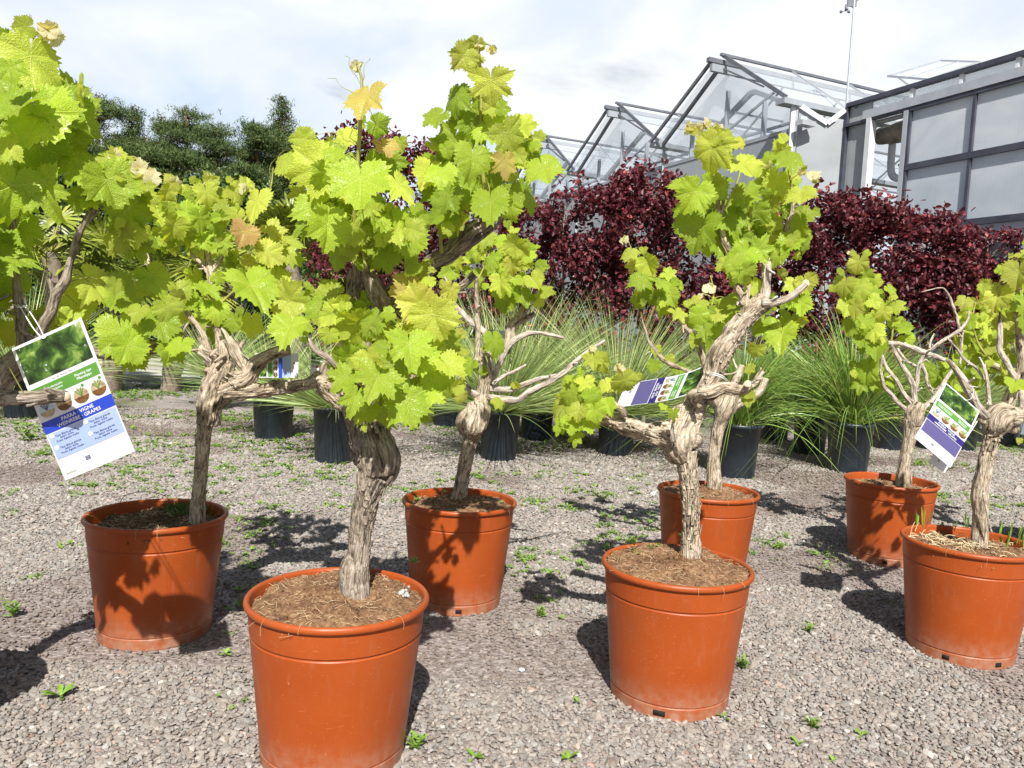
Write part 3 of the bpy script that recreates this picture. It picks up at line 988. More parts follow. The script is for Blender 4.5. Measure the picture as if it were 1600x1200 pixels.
def tufts(mb, C, r, n_each, L, w, rg, up=.3):
    """needle sprays round twig ends"""
    n = len(C) * n_each
    Pn = np.repeat(C, n_each, 0) + rg.normal(0, r, (n, 3))
    d = nrm(rg.normal(0, 1, (n, 3)) + np.array([0, 0, up]))
    s = nrm(np.cross(d, rg.normal(0, 1, (n, 3))))
    Ls = L * rg.uniform(.6, 1.3, n)[:, None]
    V = np.stack([Pn - s * w / 2, Pn + s * w / 2, Pn + d * Ls], 1)
    F = np.arange(n * 3).reshape(-1, 3)
    t = np.stack([np.clip(np.repeat(rg.random(len(C)), n_each) * .6 + rg.random(n) * .4, 0, 1), rg.random(n), 0 * rg.random(n)], -1)
    mb.add(V.reshape(-1, 3), F, tint=np.repeat(t, 3, 0))

def conifer(px_top, py_top, Y, kind, width, label, seed):
    rg = np.random.default_rng(seed)
    top = P(px_top, py_top, Y)
    x, z1 = top[0], top[2]
    root = empty('conifer_tree' if kind != 'pine' else 'pine_tree', (x, Y, 0), label, 'tree', 'trees behind the yard')
    tr = MB(); mb = MB()
    lean = rg.normal(0, .5, 2)
    def axis(f): return np.array([x + lean[0] * (1 - f) * 1.5, Y + lean[1] * (1 - f), z1 * f])
    V, F, _ = tube_mesh([axis(0), axis(.35), axis(.7), axis(.98)], [.28, .22, .12, .02], nr=8, step=.8, lump=.2)
    tr.add(V, F)
    C = []
    if kind == 'pine':
        nb = 30
        for i in range(nb):
            f = .12 + .84 * (i + rg.random()) / nb
            a = rg.uniform(0, 6.28)
            prof = (min(1, (1.0 - f) * 2.7)) ** .75
            L = width * .5 * prof * rg.uniform(.5, 1.15)
            p0 = axis(f - .02)
            p1 = p0 + np.array([math.cos(a) * L, math.sin(a) * L, L * rg.uniform(-.05, .15)])
            mid = (p0 + p1) / 2 + [0, 0, -.1 * L]
            thin_tube(tr, [p0, mid, p1], .09, .03, 5, 3)
            nc = max(3, int(L * 3.2))
            for k in range(nc):
                g_ = .35 + .65 * (k + rg.random()) / nc
                c = p0 + (p1 - p0) * g_
                m_ = 40
                C.append(c + rg.normal(0, 1, (m_, 3)) * np.array([.50, .50, .15]) + [0, 0, .12])
        C = np.concatenate(C)
        tufts(mb, C, .09, 9, .24, .042, rg, .8)
    else:
        nb = int(z1 * 10)
        sparse = kind == 'thin'
        for i in range(nb):
            f = .18 + .81 * (i + rg.random()) / nb
            L = width * .5 * (1 - f) ** .8 * rg.uniform(.55, 1.15) + .25
            a = rg.uniform(0, 6.28)
            p0 = axis(f)
            drop = -.28 * L if f < .8 else .25 * L
            p1 = p0 + np.array([math.cos(a) * L, math.sin(a) * L, drop])
            mid = (p0 + p1) / 2 + [0, 0, -.05 * L]
            thin_tube(tr, [p0, mid, p1], .04, .012, 4, 2)
            nc = max(3, int(L * (4 if sparse else 13)))
            g_ = rg.uniform(.15, 1.0, nc)[:, None]
            c = p0 + (p1 - p0) * g_ + rg.normal(0, .13, (nc, 3)) + np.array([0, 0, -.1])
            C.append(c)
        C = np.concatenate(C)
        tufts(mb, C, .11, 10 if not sparse else 6, .28, .045, rg, -.7)
    tr.build('trunk', M_TRUNK, root)
    mb.build('crown', M_NEEDLE if kind == 'pine' else M_SPRUCE, root, False)

TREES = [(178, 200, 48, 'pine', 9, 'low pine filling between the broad left pine and the pointed conifer'), (232, 205, 45, 'pine', 9, 'low pine in front of the sparse thin topped conifer'),
         (415, 205, 48, 'pine', 9, 'low pine at the foot of the lone spruce'),
         (150, 136, 44, 'pine', 9, 'broad dark pine standing furthest left, behind the hanging price card vine'),
         (205, 163, 47, 'spruce', 6.0, 'dark pointed conifer second from the left in the tree row'),
         (252, 176, 50, 'thin', 6, 'sparse thin topped conifer between the pointed conifer and the tallest pine'),
         (290, 158, 46, 'pine', 8.5, 'tall rounded dark pine in the middle of the tree row'),
         (345, 192, 44, 'pine', 8, 'lower grey green pine right of the tall rounded one'),
         (392, 182, 45, 'pine', 9.5, 'wide spreading pine with a bare leaning trunk beside the lone spruce'),
         (440, 146, 47, 'spruce', 5.0, 'slender pointed spruce at the right end of the tree row'),
         (60, 150, 46, 'pine', 9, 'pine almost hidden behind the large leaves at the left edge'),
         (100, 118, 45, 'pine', 7, 'pine top showing just above the left vine')]
for i, (a, b, Y, k, w, lb) in enumerate(TREES):
    conifer(a, b, Y, k, w, lb, 100 + i)

def shrub(x, Y, h, w, n, label, seed, L=.16, m=None, name='shrub', group='shrubs under the trees'):
    rg = np.random.default_rng(seed)
    root = empty(name, (x, Y, 0), label, 'shrub', group)
    tr = MB()
    for k in range(6):
        a = rg.uniform(0, 6.28)
        thin_tube(tr, [(x, Y, 0), (x + math.cos(a) * w * .15, Y + math.sin(a) * .3, h * .4), (x + math.cos(a) * w * .35, Y + math.sin(a) * .6, h * .8)], .05, .015, 5, 3)
    tr.build('trunk', M_TWIG, root)
    nc = 60
    c = rg.uniform(-1, 1, (nc, 3)); c = c / np.maximum(1, np.linalg.norm(c, axis=1, keepdims=True))
    cc = np.array([x, Y, h * .52]) + c * np.array([w * .45, w * .35, h * .45])
    Pn = cc[rg.integers(0, nc, n)] + rg.normal(0, .17, (n, 3)) * np.array([1.3, 1, 1]) * h * .22
    Pn[:, 2] = np.abs(Pn[:, 2])
    mb = MB()
    leaves_cloud(mb, Pn, n, L, L * .5, rg)
    mb.build('crown', m or M_SHRUB, root, False)
SHR = [(-13.2, 24, 5.0, 6, 'dark green shrub mass furthest left below the pines'), (-9.6, 26, 5.6, 6, 'tall bright green shrub below the pines, second from the left'),
       (-6.6, 25, 4.9, 5.5, 'dark green shrub below the pines behind the left vine'), (-3.9, 27, 5.4, 5, 'leafy shrub below the lone spruce'),
       (-11.0, 17, 2.3, 5, 'low shrub behind the concrete drive at the left'), (-7.0, 17.5, 2.4, 5, 'low shrub behind the concrete drive near the middle'),
       (-3.2, 17, 2.2, 4.6, 'low shrub behind the front vine'), (-.6, 18.5, 2.0, 4, 'low shrub behind the left end of the purple hedge')]
for i, (x, Y, h, w, lb) in enumerate(SHR):
    shrub(x, Y, h, w, 9000, lb, 300 + i, .17 if Y > 20 else .12)

# --- copper beech hedge plants
def beech(px0, px1, pytop, Y, n, label, seed, zb=.25, ragged=.16, bump_px=None):
    rg = np.random.default_rng(seed)
    a = P(px0, pytop, Y); b = P(px1, pytop, Y)
    x0, x1, z1 = a[0], b[0], (a[2] + b[2]) / 2
    root = empty('beech_hedge', ((x0 + x1) / 2, Y, 0), label, 'hedge', 'purple beech hedge plants')
    tr = MB()
    ntr = max(2, int((x1 - x0) / .42))
    tips = []
    for k in range(ntr):
        x = x0 + (x1 - x0) * (k + .5 + rg.uniform(-.2, .2)) / ntr
        pts = [np.array([x, Y, 0])]
        for j in range(1, 7):
            pts.append(np.array([x + rg.normal(0, .05), Y + rg.normal(0, .05), z1 * .92 * j / 6]))
        thin_tube(tr, pts, .022, .006, 6, 3)
        for j in range(26):
            f = rg.uniform(.12, .95)
            p = np.array([x, Y, z1 * .92 * f])
            aa = rg.uniform(0, 6.28); L = rg.uniform(.15, .42)
            e = p + np.array([math.cos(aa) * L, math.sin(aa) * L * .8, L * rg.uniform(.2, .9)])
            thin_tube(tr, [p, (p + e) / 2 - [0, 0, .02], e], .006, .002, 4, 2)
            tips.append(e)
    tr.build('trunk', M_TWIG, root)
    n = int(n * 1.45)
    u = rg.random(n * 2); v = rg.random(n * 2); w = rg.normal(0, .23, n * 2)
    X = x0 - .1 + (x1 - x0 + .2) * u
    topz = z1 + ragged * fbm(np.stack([X * 3.5, 0 * X + seed, 0 * X], -1), 3, seed)
    ex = np.minimum(u, 1 - u) * 2
    topz = topz - .22 * (1 - np.clip(ex * 4, 0, 1)) ** 2
    Z = zb + (topz - zb) * v ** .8
    Pn = np.stack([X, Y + w, Z], -1)
    dens = fbm(Pn * np.array([4.5, 3.2, 4.5]), 3, seed + 7)
    thr = np.clip((1.25 - Z) * .9, 0, .8) * .55 - .06
    k = dens > thr
    Pn = Pn[k][:n]
    m = len(Pn)
    red = np.clip(rg.beta(1.5, 3.2, m) + .45 * (rg.random(m) < .05), 0, 1)
    mb = MB()
    leaves_cloud(mb, Pn, m, .060, .038, rg, .7, np.stack([red, rg.random(m), 0 * red], -1))
    # few shoots above the clipped top
    for k in range(3):
        x = rg.uniform(x0, x1); e = np.array([x, Y, z1 + rg.uniform(.05, .22)])
        q = np.array([x, Y, z1 - .1]) + (e - [x, Y, z1 - .1]) * rg.uniform(.1, 1, (9, 1)) + rg.normal(0, .015, (9, 3))
        leaves_cloud(mb, q, 9, .07, .045, rg, .4)
    mb.build('foliage', M_BEECH, root, False)
BE = [(512, 618, 212, 8.2, 3200, 'high topped purple beech plant at the left end of the hedge'),
      (612, 690, 232, 8.3, 2600, 'purple beech plant showing between the two tops of the front vine'),
      (690, 800, 300, 8.4, 2600, 'purple beech plant hidden mostly behind the tall front vine'),
      (800, 872, 330, 8.3, 2400, 'lower purple beech plant right of the tall front vine'),
      (868, 965, 292, 8.0, 4200, 'purple beech column, left one of the dense pair in the middle'),
      (968, 1048, 268, 8.0, 4200, 'purple beech column with a loose twig on top, right one of the dense pair'),
      (1048, 1150, 325, 8.3, 3200, 'purple beech plant behind the twisted vine'),
      (1150, 1270, 322, 8.4, 3600, 'purple beech plant right behind the twisted vine top'),
      (1268, 1372, 308, 7.9, 5200, 'clipped purple beech plant below the glasshouse doorway'),
      (1372, 1480, 330, 8.0, 5400, 'clipped purple beech plant below the ribbed wall panels'),
      (1480, 1570, 356, 8.1, 4400, 'clipped purple beech plant near the right edge with a sloping top'),
      (1570, 1680, 366, 8.3, 4200, 'lowest and browner beech plant at the right edge')]
for i, (a, b, c, Y, n, lb) in enumerate(BE):
    beech(a, b, c, Y, n, lb, 500 + i)

# --- fan palms on the left
def palm(px, py, Y, R_, nf, label, seed, trunk=True):
    rg = np.random.default_rng(seed)
    c = P(px, py, Y)
    root = empty('fan_palm', (c[0], c[1], 0), label, 'palm', 'fan palms behind the yard')
    tr = MB()
    V, F, _ = tube_mesh([(c[0], c[1], 0), (c[0] + .03, c[1], c[2] * .5), (c[0], c[1], c[2])], [.10, .11, .08], nr=10, step=.04, lump=.35, amp=.3)
    tr.add(V, F); tr.build('trunk', M_TWIG, root)
    mb = MB(); st = MB()
    for i in range(nf):
        a = i * 2.4 + rg.uniform(-.3, .3); el = rg.uniform(-.35, 1.25)
        L = R_ * rg.uniform(.8, 1.15)
        d = np.array([math.cos(a) * math.cos(el), math.sin(a) * math.cos(el), math.sin(el)])
        h = c + d * L
        thin_tube(st, [c, (c + h) / 2 + [0, 0, .04], h], .009, .006, 5, 3)
        n0 = nrm(np.cross(d, np.cross((0, 0, 1.0), d)) + rg.normal(0, .35, 3))
        s0 = nrm(np.cross(n0, d)); n0 = np.cross(d, s0)
        nl = 26; t0 = rg.random() * .5
        for k in range(nl):
            th = (k / (nl - 1) - .5) * 4.4
            ld = d * math.cos(th) + s0 * math.sin(th)
            LL = R_ * (.78 + .22 * math.cos(th)) * rg.uniform(.9, 1.05)
            sd_ = nrm(np.cross(n0, ld))
            w = .019
            pts = []
            for f, ww in ((.0, .25), (.35, 1), (.7, .8), (1, .05)):
                q = h + ld * LL * f + np.array([0, 0, -LL * .28 * f ** 2.5]) + n0 * .02 * (1 if k % 2 else 0)
                pts += [q - sd_ * w * ww, q + n0 * w * .5 * ww, q + sd_ * w * ww]
            F = []
            for j in range(3):
                o = j * 3
                F += [(o, o + 1, o + 4, o + 3), (o + 1, o + 2, o + 5, o + 4)]
            mb.add(pts, np.array(F), tint=(min(1, t0 + rg.random() * .4), rg.random(), 0))
    st.build('stalk', M_SHOOT, root)
    mb.build('frond', M_PALM, root, False)
for i, q in enumerate([(80, 395, 8.2, .44, 16, 'yellowish fan palm showing between the left vine branches'),
                       (175, 435, 8.8, .42, 16, 'fan palm behind the thin branches left of the shaded pot vine'),
                       (20, 430, 9.0, .45, 14, 'fan palm at the left edge behind the price card'),
                       (270, 450, 9.2, .42, 16, 'fan palm behind the shaded pot vine head'),
                       (350, 430, 9.6, .42, 16, 'dark fan palm behind the shaded pot vine leaves'),
                       (455, 405, 8.4, .44, 16, 'fan palm between the shaded pot vine and the front vine'),
                       (530, 440, 9.0, .42, 14, 'fan palm right behind the front vine'),
                       (120, 500, 10.0, .40, 14, 'low fan palm behind the dark left branch')]):
    palm(*q, 700 + i)

# --- grass plants in black pots
def grass_pot(px, py, Y, rw, h, L, nb, style, label, seed, tilt=0):
    rg = np.random.default_rng(seed)
    c = PG(px, py) if Y is None else P(px, py, Y)
    x, y = c[0], c[1] + rw * .8
    root = empty('potted_grass', (x, y, 0), label, 'potted plant', 'grass plants in black pots')
    mb = MB()
    lathe(mb, [(rw * .80, 0), (rw * .84, h * .05), (rw * .97, h * .93), (rw * 1.03, h * .935), (rw * 1.04, h), (rw * .98, h), (rw * .95, h * .9), (0.01, h * .88)], (x, y, 0), 40)
    mb.build('pot', M_BLACKPOT, root)
    mb = MB()
    n = int(nb * 1.45)
    a = rg.uniform(0, 2 * np.pi, n)
    if style == 'spiky':
        el = np.arcsin(rg.uniform(.05, 1.0, n)) * .9 + .1
    else:
        el = rg.uniform(.95, 1.52, n)
    LL = L * 1.16 * rg.uniform(.7, 1.1, n)
    n_ = 0
    d = np.stack([np.cos(a) * np.cos(el), np.sin(a) * np.cos(el), np.sin(el)], -1)
    c0 = np.array([x, y, h * .92]) + np.stack([np.cos(a), np.sin(a), 0 * a], -1) * (rg.random(n) * rw * .35)[:, None]
    droop = (.12 if style == 'spiky' else .45) * rg.uniform(.5, 1.5, n)
    if style == 'wide':
        k_ = rg.random(n) < .12
        el = np.where(k_, rg.uniform(.35, .9, n), el); droop = np.where(k_, rg.uniform(.5, .95, n), droop)
        d = np.stack([np.cos(a) * np.cos(el), np.sin(a) * np.cos(el), np.sin(el)], -1)
    s = nrm(np.cross(d, rg.normal(0, 1, (n, 3))))
    wd = (.0032 if style == 'spiky' else .0043) * rg.uniform(.7, 1.2, n)
    K = 8
    rows = []
    for k in range(K):
        f = k / (K - 1)
        q = c0 + d * (LL * f)[:, None] + np.stack([np.cos(a) * .25, np.sin(a) * .25, -1 + 0 * a], -1) * (LL * droop * f ** 2.4)[:, None]
        q[:, 2] = np.maximum(q[:, 2], .01)
        ww = (wd * (1 - .9 * f ** 2))[:, None]
        rows += [q - s * ww, q + s * ww]
    V = np.stack(rows, 1)
    b = (np.arange(n) * 2 * K)[:, None]
    F = np.concatenate([b + np.array([2 * k, 2 * k + 1, 2 * k + 3, 2 * k + 2]) for k in range(K - 1)])
    t0 = rg.beta(2, 2.2, n) if style == 'spiky' else rg.beta(1.3, 2.5, n)
    mb.add(V.reshape(-1, 3), F, tint=np.repeat(np.stack([t0, rg.random(n), 0 * t0], -1), 2 * K, 0))
    mb.build('grass', M_GRASS if style == 'spiky' else M_GRASSW, root, False)
    mb = MB()
    for k in range(60):
        aa = rg.uniform(0, 6.28); r_ = rg.uniform(0, rw * .85)
        e = np.array([x + math.cos(aa) * r_, y + math.sin(aa) * r_, h * .9])
        thin_tube(mb, [e, e + rg.normal(0, .03, 3) + [0, 0, .03]], .003, .001, 4, 1)
    mb.build('dead_leaf', M_STRAW, root)
GP = [(418, 688, .165, .34, .75, 420, 'spiky', 'black pot of grass behind the shaded left pot vine arm'),
      (515, 726, .150, .38, .62, 420, 'spiky', 'black pot of grass just left of the thick front trunk'),
      (778, 722, .150, .36, .98, 700, 'spiky', 'black pot of tall spiky grass right of the middle vine trunk'),
      (838, 690, .150, .34, 1.0, 600, 'spiky', 'black pot of spiky grass half hidden behind the middle vine arms'),
      (964, 714, .155, .34, 1.0, 900, 'spiky', 'black pot of tall spiky grass below the left arm of the twisted vine'),
      (1156, 750, .155, .38, .85, 520, 'wide', 'black pot of arching grass right behind the twisted vine'),
      (1335, 742, .165, .38, 1.0, 620, 'wide', 'black pot of tall reddish green arching grass, largest of the right group'),
      (1272, 712, .150, .36, .9, 420, 'wide', 'black pot of arching grass left of the tall reddish one'),
      (1215, 690, .150, .34, .85, 420, 'wide', 'black pot of arching grass between the twisted vine and the right group'),
      (1398, 705, .150, .34, .8, 380, 'wide', 'black pot of grass behind the back right vine trunk'),
      (1462, 705, .150, .34, .75, 380, 'spiky', 'black pot of grass behind the slanted price card'),
      (1512, 706, .150, .34, .8, 380, 'spiky', 'black pot of grass between slanted price card and knobbly trunk'),
      (1582, 698, .150, .34, .8, 380, 'wide', 'black pot of grass at the right edge behind the knobbly trunk'),
      (700, 668, .170, .32, .9, 500, 'spiky', 'black pot of grass behind the front vine leaves, left of the middle trunk'),
      (1060, 672, .150, .34, .9, 480, 'spiky', 'black pot of spiky grass behind the rear orange pot vine'),
      (330, 640, .150, .34, .8, 380, 'spiky', 'black pot of grass behind the shaded pot trunk'),
      (20, 655, .160, .34, .95, 520, 'spiky', 'black pot of yellowish spiky grass at the left edge')]
for i, (px, py, rw, h, L, nb, stl, lb) in enumerate(GP):
    grass_pot(px, py, None, rw, h, L, nb, stl, lb, 800 + i)
# ================================================================== VINES
# leaf outline: polar radius by angle from the tip
_PRE = [([0, 14, 30, 42, 54, 68, 82, 96, 112, 128, 145, 160, 173, 180], [1.0, .88, .70, .80, .93, .80, .68, .76, .80, .72, .68, .62, .50, .10]),
        ([0, 14, 30, 42, 54, 68, 82, 96, 112, 128, 145, 160, 174, 180], [1.0, .92, .80, .86, .95, .86, .78, .82, .84, .78, .74, .66, .56, .12]),
        ([0, 12, 27, 42, 53, 66, 80, 96, 110, 128, 145, 160, 172, 180], [1.0, .84, .56, .76, .96, .78, .54, .70, .82, .68, .62, .54, .42, .08])]
def leaf_template(na, rings, seed):
    rg = np.random.default_rng(seed)
    th = np.linspace(-np.pi, np.pi, na, endpoint=False)
    ab = np.abs(th)
    wob = 1 + .05 * np.sin(3 * th + seed) + .03 * np.sin(5 * th + 2 * seed)
    pa, pr_ = _PRE[(0, 1, 2, 0, 1, 0)[seed % 6]]
    rr = np.interp(ab, np.radians(pa), pr_) * wob
    depth = rg.uniform(.85, 1.1)
    rr = .70 + (rr - .70) * depth if False else rr
    nt_ = 15
    ph_ = (ab / np.pi * nt_) % 1.0
    saw = np.where(ph_ < .6, ph_ / .6, (1 - ph_) / .4) ** 1.35
    big = 1 + .5 * np.sin(ab * 9 + seed)
    tooth = (saw - .4) * .17 * big * np.clip((np.pi - ab) / .5, .1, 1)
    outer = rr * (1 + tooth)
    V = [np.zeros((1, 2))]
    for f in rings:
        r = outer * f if f > .97 else rr * f * (1 + tooth * f ** 6)
        V.append(np.stack([np.sin(th) * r, np.cos(th) * r], -1))
    V = np.concatenate(V)
    F4, F3 = [], []
    i = np.arange(na); j = (i + 1) % na
    F3.append(np.stack([np.zeros(na, int), 1 + i, 1 + j], -1))
    for k in range(len(rings) - 1):
        a = 1 + k * na; b = a + na
        F4.append(np.stack([a + i, b + i, b + j, a + j], -1))
    return V, np.concatenate(F3), np.concatenate(F4)
LT_HI = [leaf_template(200, (.14, .3, .46, .62, .76, .87, .94, 1.0), s) for s in range(6)]
LT_LO = [leaf_template(110, (.3, .62, .85, 1.0), s) for s in range(6)]

def add_leaf(mb, pos, L, nrmv, tip, tint, hi=True, rg=random, fold=None):
    V2, F3, F4 = (LT_HI if hi else LT_LO)[rg.randrange(6)]
    x, y = V2[:, 0] * rg.uniform(.78, 1.08), V2[:, 1] * rg.uniform(.86, 1.04)
    r = np.hypot(x, y); th = np.arctan2(x, y)
    ab = np.abs(th)
    cen = (ab > .46) * .92 + (ab > 1.42) * 1.0
    sp = np.abs(r * np.sin(ab - cen))
    z = .055 * (1 - np.exp(-sp / .07)) * np.clip(r * 2, 0, 1)
    ph1, ph2 = rg.uniform(0, 6.28), rg.uniform(0, 6.28)
    fold = rg.uniform(-.12, .55) if fold is None else fold
    z += fold * np.abs(x) * .8
    z -= rg.uniform(.0, .55) * np.clip(y, 0, None) ** 2
    z -= rg.uniform(-.10, .45) * x * x
    z += rg.uniform(-.25, .25) * x * y
    z += rg.uniform(.05, .13) * np.sin(2 * th + ph1) * r ** 1.6
    z += rg.uniform(.03, .08) * np.sin(5 * th + ph2) * r ** 2.2
    z += .012 * np.sin(17 * th + ph1) * r ** 3
    if hi: z += .065 * fbm(np.stack([x * 3.6 + ph1 * 7, y * 3.6, 0 * x + ph2], -1), 3, 5) * np.clip(r * 3, 0, 1)
    n = nrm(nrmv); t = np.asarray(tip, float); t = nrm(t - n * (t @ n)); s = np.cross(t, n)
    V = np.asarray(pos, float) + L * (x[:, None] * s + y[:, None] * t + z[:, None] * n)
    off = rg.uniform(0, 1)
    mb.add(V, [F3, F4], luv=np.stack([V2[:, 0], V2[:, 1], np.full(len(x), off)], -1), tint=np.asarray(tint, float))

CAMV = np.array([0, 0, CAM_H])
KINDS = {'g': (.02, .14), 'G': (-.12, .05), 'y': (.26, .45), 'Y': (.42, .6), 'r': (.70, .92), 'p': (.50, .60)}

class Vine:
    def __init__(s, name, cx, cy, label, depth, soil_z=.335, soilmat=None, moss=False, seed=0, tilt=(0, 0)):
        s.rg = random.Random(seed)
        s.nrg = np.random.default_rng(seed)
        s.c = np.array([cx, cy]); s.Y = depth
        s.ls = .94 if name == 'V' else .80
        s.root = empty('potted_vine', (cx, cy, 0), label, 'potted vine', 'old vines in orange pots')
        s.fol = MB(); s.wood = MB(); s.cane = MB(); s.shoot = MB(); s.cut = MB()
        s.segs = []
        s.soil_z = soil_z
        s.make_pot(cx, cy, soil_z, soilmat or M_SOIL)
    def make_pot(s, cx, cy, sz, sm):
        H = .365
        mb = MB()
        prof = [(.1430, .004), (.1545, 0), (.1560, .003), (.1580, .0325), (.1566, .0345), (.1566, .0365), (.1590, .039), (.1605, .06),
                (.1845, .286), (.1828, .2885), (.1828, .2915), (.1862, .294), (.1892, .336), (.1895, .3415)]
        for k in range(11):
            a = -math.pi * .62 + k / 10 * math.pi * 1.5
            prof.append((.1925 + .0068 * math.cos(a), .3545 + .0085 * math.sin(a)))
        prof += [(.1845, .345), (.1815, .30), (.01, .29)]
        pf = [prof[0]]
        for (r0_, z0_), (r1_, z1_) in zip(prof[:-1], prof[1:]):
            L_ = math.hypot(r1_ - r0_, z1_ - z0_)
            if L_ > .0022:
                for f_ in (.0006 / L_, 1 - .0006 / L_): pf.append((r0_ + (r1_ - r0_) * f_, z0_ + (z1_ - z0_) * f_))
            pf.append((r1_, z1_))
        prof = pf
        lathe(mb, prof, (cx, cy, 0), 144, wob=s.rg.uniform(.003, .011))
        s.pot = mb.build('pot', M_POT, s.root)
        # soil
        mb = MB()
        nr_, na = 34, 110
        rr = np.linspace(0, .1845, nr_)[:, None]; aa = np.linspace(0, 2 * np.pi, na, endpoint=False)[None]
        X = cx + rr * np.cos(aa); Y = cy + rr * np.sin(aa)
        q = np.stack([X, Y, 0 * X], -1)
        edge = np.clip((.187 - rr) / .04, 0, 1)
        Z = sz + .016 * fbm(q * 14, 3, s.rg.randrange(99)) + .010 * fbm(q * 50, 4, s.rg.randrange(99)) + (.018 if sz > .34 else .006) * np.cos(np.clip(rr / .185, 0, 1) * 1.57) - .008 * (1 - edge)
        s.soilZ = lambda x, y: sz + .004
        idx = np.arange(nr_ * na).reshape(nr_, na)
        F = np.stack([idx[:-1], idx[1:], np.roll(idx, -1, 1)[1:], np.roll(idx, -1, 1)[:-1]], -1).reshape(-1, 4)
        mb.add(np.stack([X, Y, Z], -1).reshape(-1, 3), F)
        s.soil_pts = np.stack([X, Y, Z], -1).reshape(-1, 3)
        for k in range(420):
            p = s.soil_pts[s.rg.randrange(len(s.soil_pts))]
            r_ = s.rg.uniform(.0015, .0075)
            mb.add(p + ICO_V * r_ * s.nrg.uniform(.5, 1.3, (12, 1)) * [1, 1, .7], ICO_F)
        soil = mb.build('soil', sm, s.root)
        mb = MB()
        for k in range(300):
            p = s.soil_pts[s.rg.randrange(len(s.soil_pts) // 3, len(s.soil_pts))]
            d = s.nrg.normal(0, 1, 3) * [1, 1, .18]; d = nrm(d)
            L = s.rg.uniform(.006, .028)
            b = s.nrg.normal(0, .3, 3) * L * [1, 1, .6]
            thin_tube(mb, [p + [0, 0, .001], p + d * L * .5 + b + [0, 0, .003], p + d * L], .0007, .0004, 3, 2)
        for k in range(3):
            a = s.rg.uniform(3.4, 6.0)
            e = np.array([cx + .19 * math.cos(a), cy + .19 * math.sin(a), .362])
            o = np.array([math.cos(a), math.sin(a), 0])
            L = s.rg.uniform(.01, .035)
            thin_tube(mb, [e - o * .03 - [0, 0, .01], e + [0, 0, .003], e + o * .014 - [0, 0, L * .4], e + o * (.014 + s.rg.uniform(-.006, .004)) - [0, 0, L]], .00045, .0003, 3, 3)
        mb.build('root_fibre', M_FIBRE, s.root)['kind'] = 'stuff'
    def hole(s, ang_deg, w=.020):
        a = rad(ang_deg)
        mb = MB()
        o = np.array([math.cos(a), math.sin(a), 0]); t = np.array([-math.sin(a), math.cos(a), 0])
        add_box(mb, np.array([*s.c, .0185]) + o * .1545, w, .0075, .013, (t, o, (0, 0, 1)))  # solid block, its near-black colour stands in for the shade inside the hole
        mb.build('drain_hole', M_HOLE, s.root)
    def pp(s, q):
        """q = (px, py, r_px [, dY])"""
        dY = q[3] if len(q) > 3 else 0
        p = P(q[0], q[1], s.Y + dY)
        return p, q[2] * .80 * (s.Y + dY) / FPX
    def limb(s, pts, which='wood', nr=40, amp=.10, lump=.18, step=.006, fz=9, fa=3.2, base=False):
        A = [s.pp(q) for q in pts]
        X = [a[0] for a in A]; R = [a[1] for a in A]
        if base:
            X.insert(0, np.array([X[0][0] + (X[0][0] - X[1][0]) * .15, X[0][1], s.soil_z - .04])); R.insert(0, R[0] * 1.15)
        mb = s.wood if which == 'wood' else MB()
        if which != 'wood': R = [r * .72 for r in R]
        add_tube(mb, X, R, nr=nr, step=step, amp=amp, lump=lump, seed=s.rg.randrange(1000), fz=fz, fa=fa)
        if not base and len(X) > 2:
            for k in range(s.rg.randint(1, 3)):
                i = s.rg.randrange(1, len(X)); r_ = R[i]
                if r_ > .02: continue
                d = nrm(s.nrg.normal(0, 1, 3) + [0, -.4, .5])
                ln = r_ * s.rg.uniform(1.6, 4.5)
                c_ = (X[i] + X[i - 1]) / 2 if i else X[i]
                add_tube(mb, [c_, c_ + d * (r_ + ln * .5), c_ + d * (r_ + ln) + s.nrg.normal(0, .25, 3) * ln], [r_ * .55, r_ * .38, r_ * .30], nr=14, step=.005, amp=.15, lump=.3, seed=k + 5)
        if which != 'wood': mb.build('branch', M_CANE, s.root)
        s.segs += list(catmull(np.array(X), 6))
        return X
    def knob(s, px, py, r, n=7, dY=0):
        c, R = s.pp((px, py, r, dY))
        for k in range(n):
            d = nrm(s.nrg.normal(0, 1, 3) + [0, -.3, 0])
            rr = R * s.rg.uniform(.35, .75)
            p0 = c + d * R * .2; p1 = c + d * R * s.rg.uniform(.7, 1.05)
            add_tube(s.wood, [p0, p1, p1 + d * rr * .5], [rr, rr * .9, rr * .35], nr=20, step=.005, amp=.22, lump=.4, seed=s.rg.randrange(999))
    def flakes(s, pts, n, r_px, L=.05):
        """peeling bark strips along a trunk"""
        A = [s.pp(q) for q in pts]
        X = catmull(np.array([np.append(a[0], a[1]) for a in A]), 10)
        for k in range(n):
            i = s.rg.randrange(len(X) - 2)
            c = X[i][:3]; R = X[i][3] * 1.0
            d = nrm(X[i + 1][:3] - X[i][:3])
            a = s.rg.uniform(-2.9, -.2)
            o = np.array([math.cos(a), math.sin(a), 0])
            o = nrm(o - d * (o @ d)); t = np.cross(o, d)
            ll = L * s.rg.uniform(.4, 1.2); w = s.rg.uniform(.002, .006); lift = s.rg.uniform(.002, .010)
            p = c + o * R * .98
            rows = []
            for f in (0, .33, .66, 1):
                q = p + d * ll * f + o * (lift * abs(f - .3) * 1.4) + t * w * .4 * math.sin(f * 5)
                ww = w * (1 - .5 * f)
                rows += [q - t * ww, q + t * ww, q + t * ww - o * .0015, q - t * ww - o * .0015]
            F = []
            for j in range(3):
                b = j * 4
                for e in range(4):
                    F.append((b + e, b + (e + 1) % 4, b + 4 + (e + 1) % 4, b + 4 + e))
            rows = np.array(rows)
            bk = (rows - p) + [k * .1, .3, k]
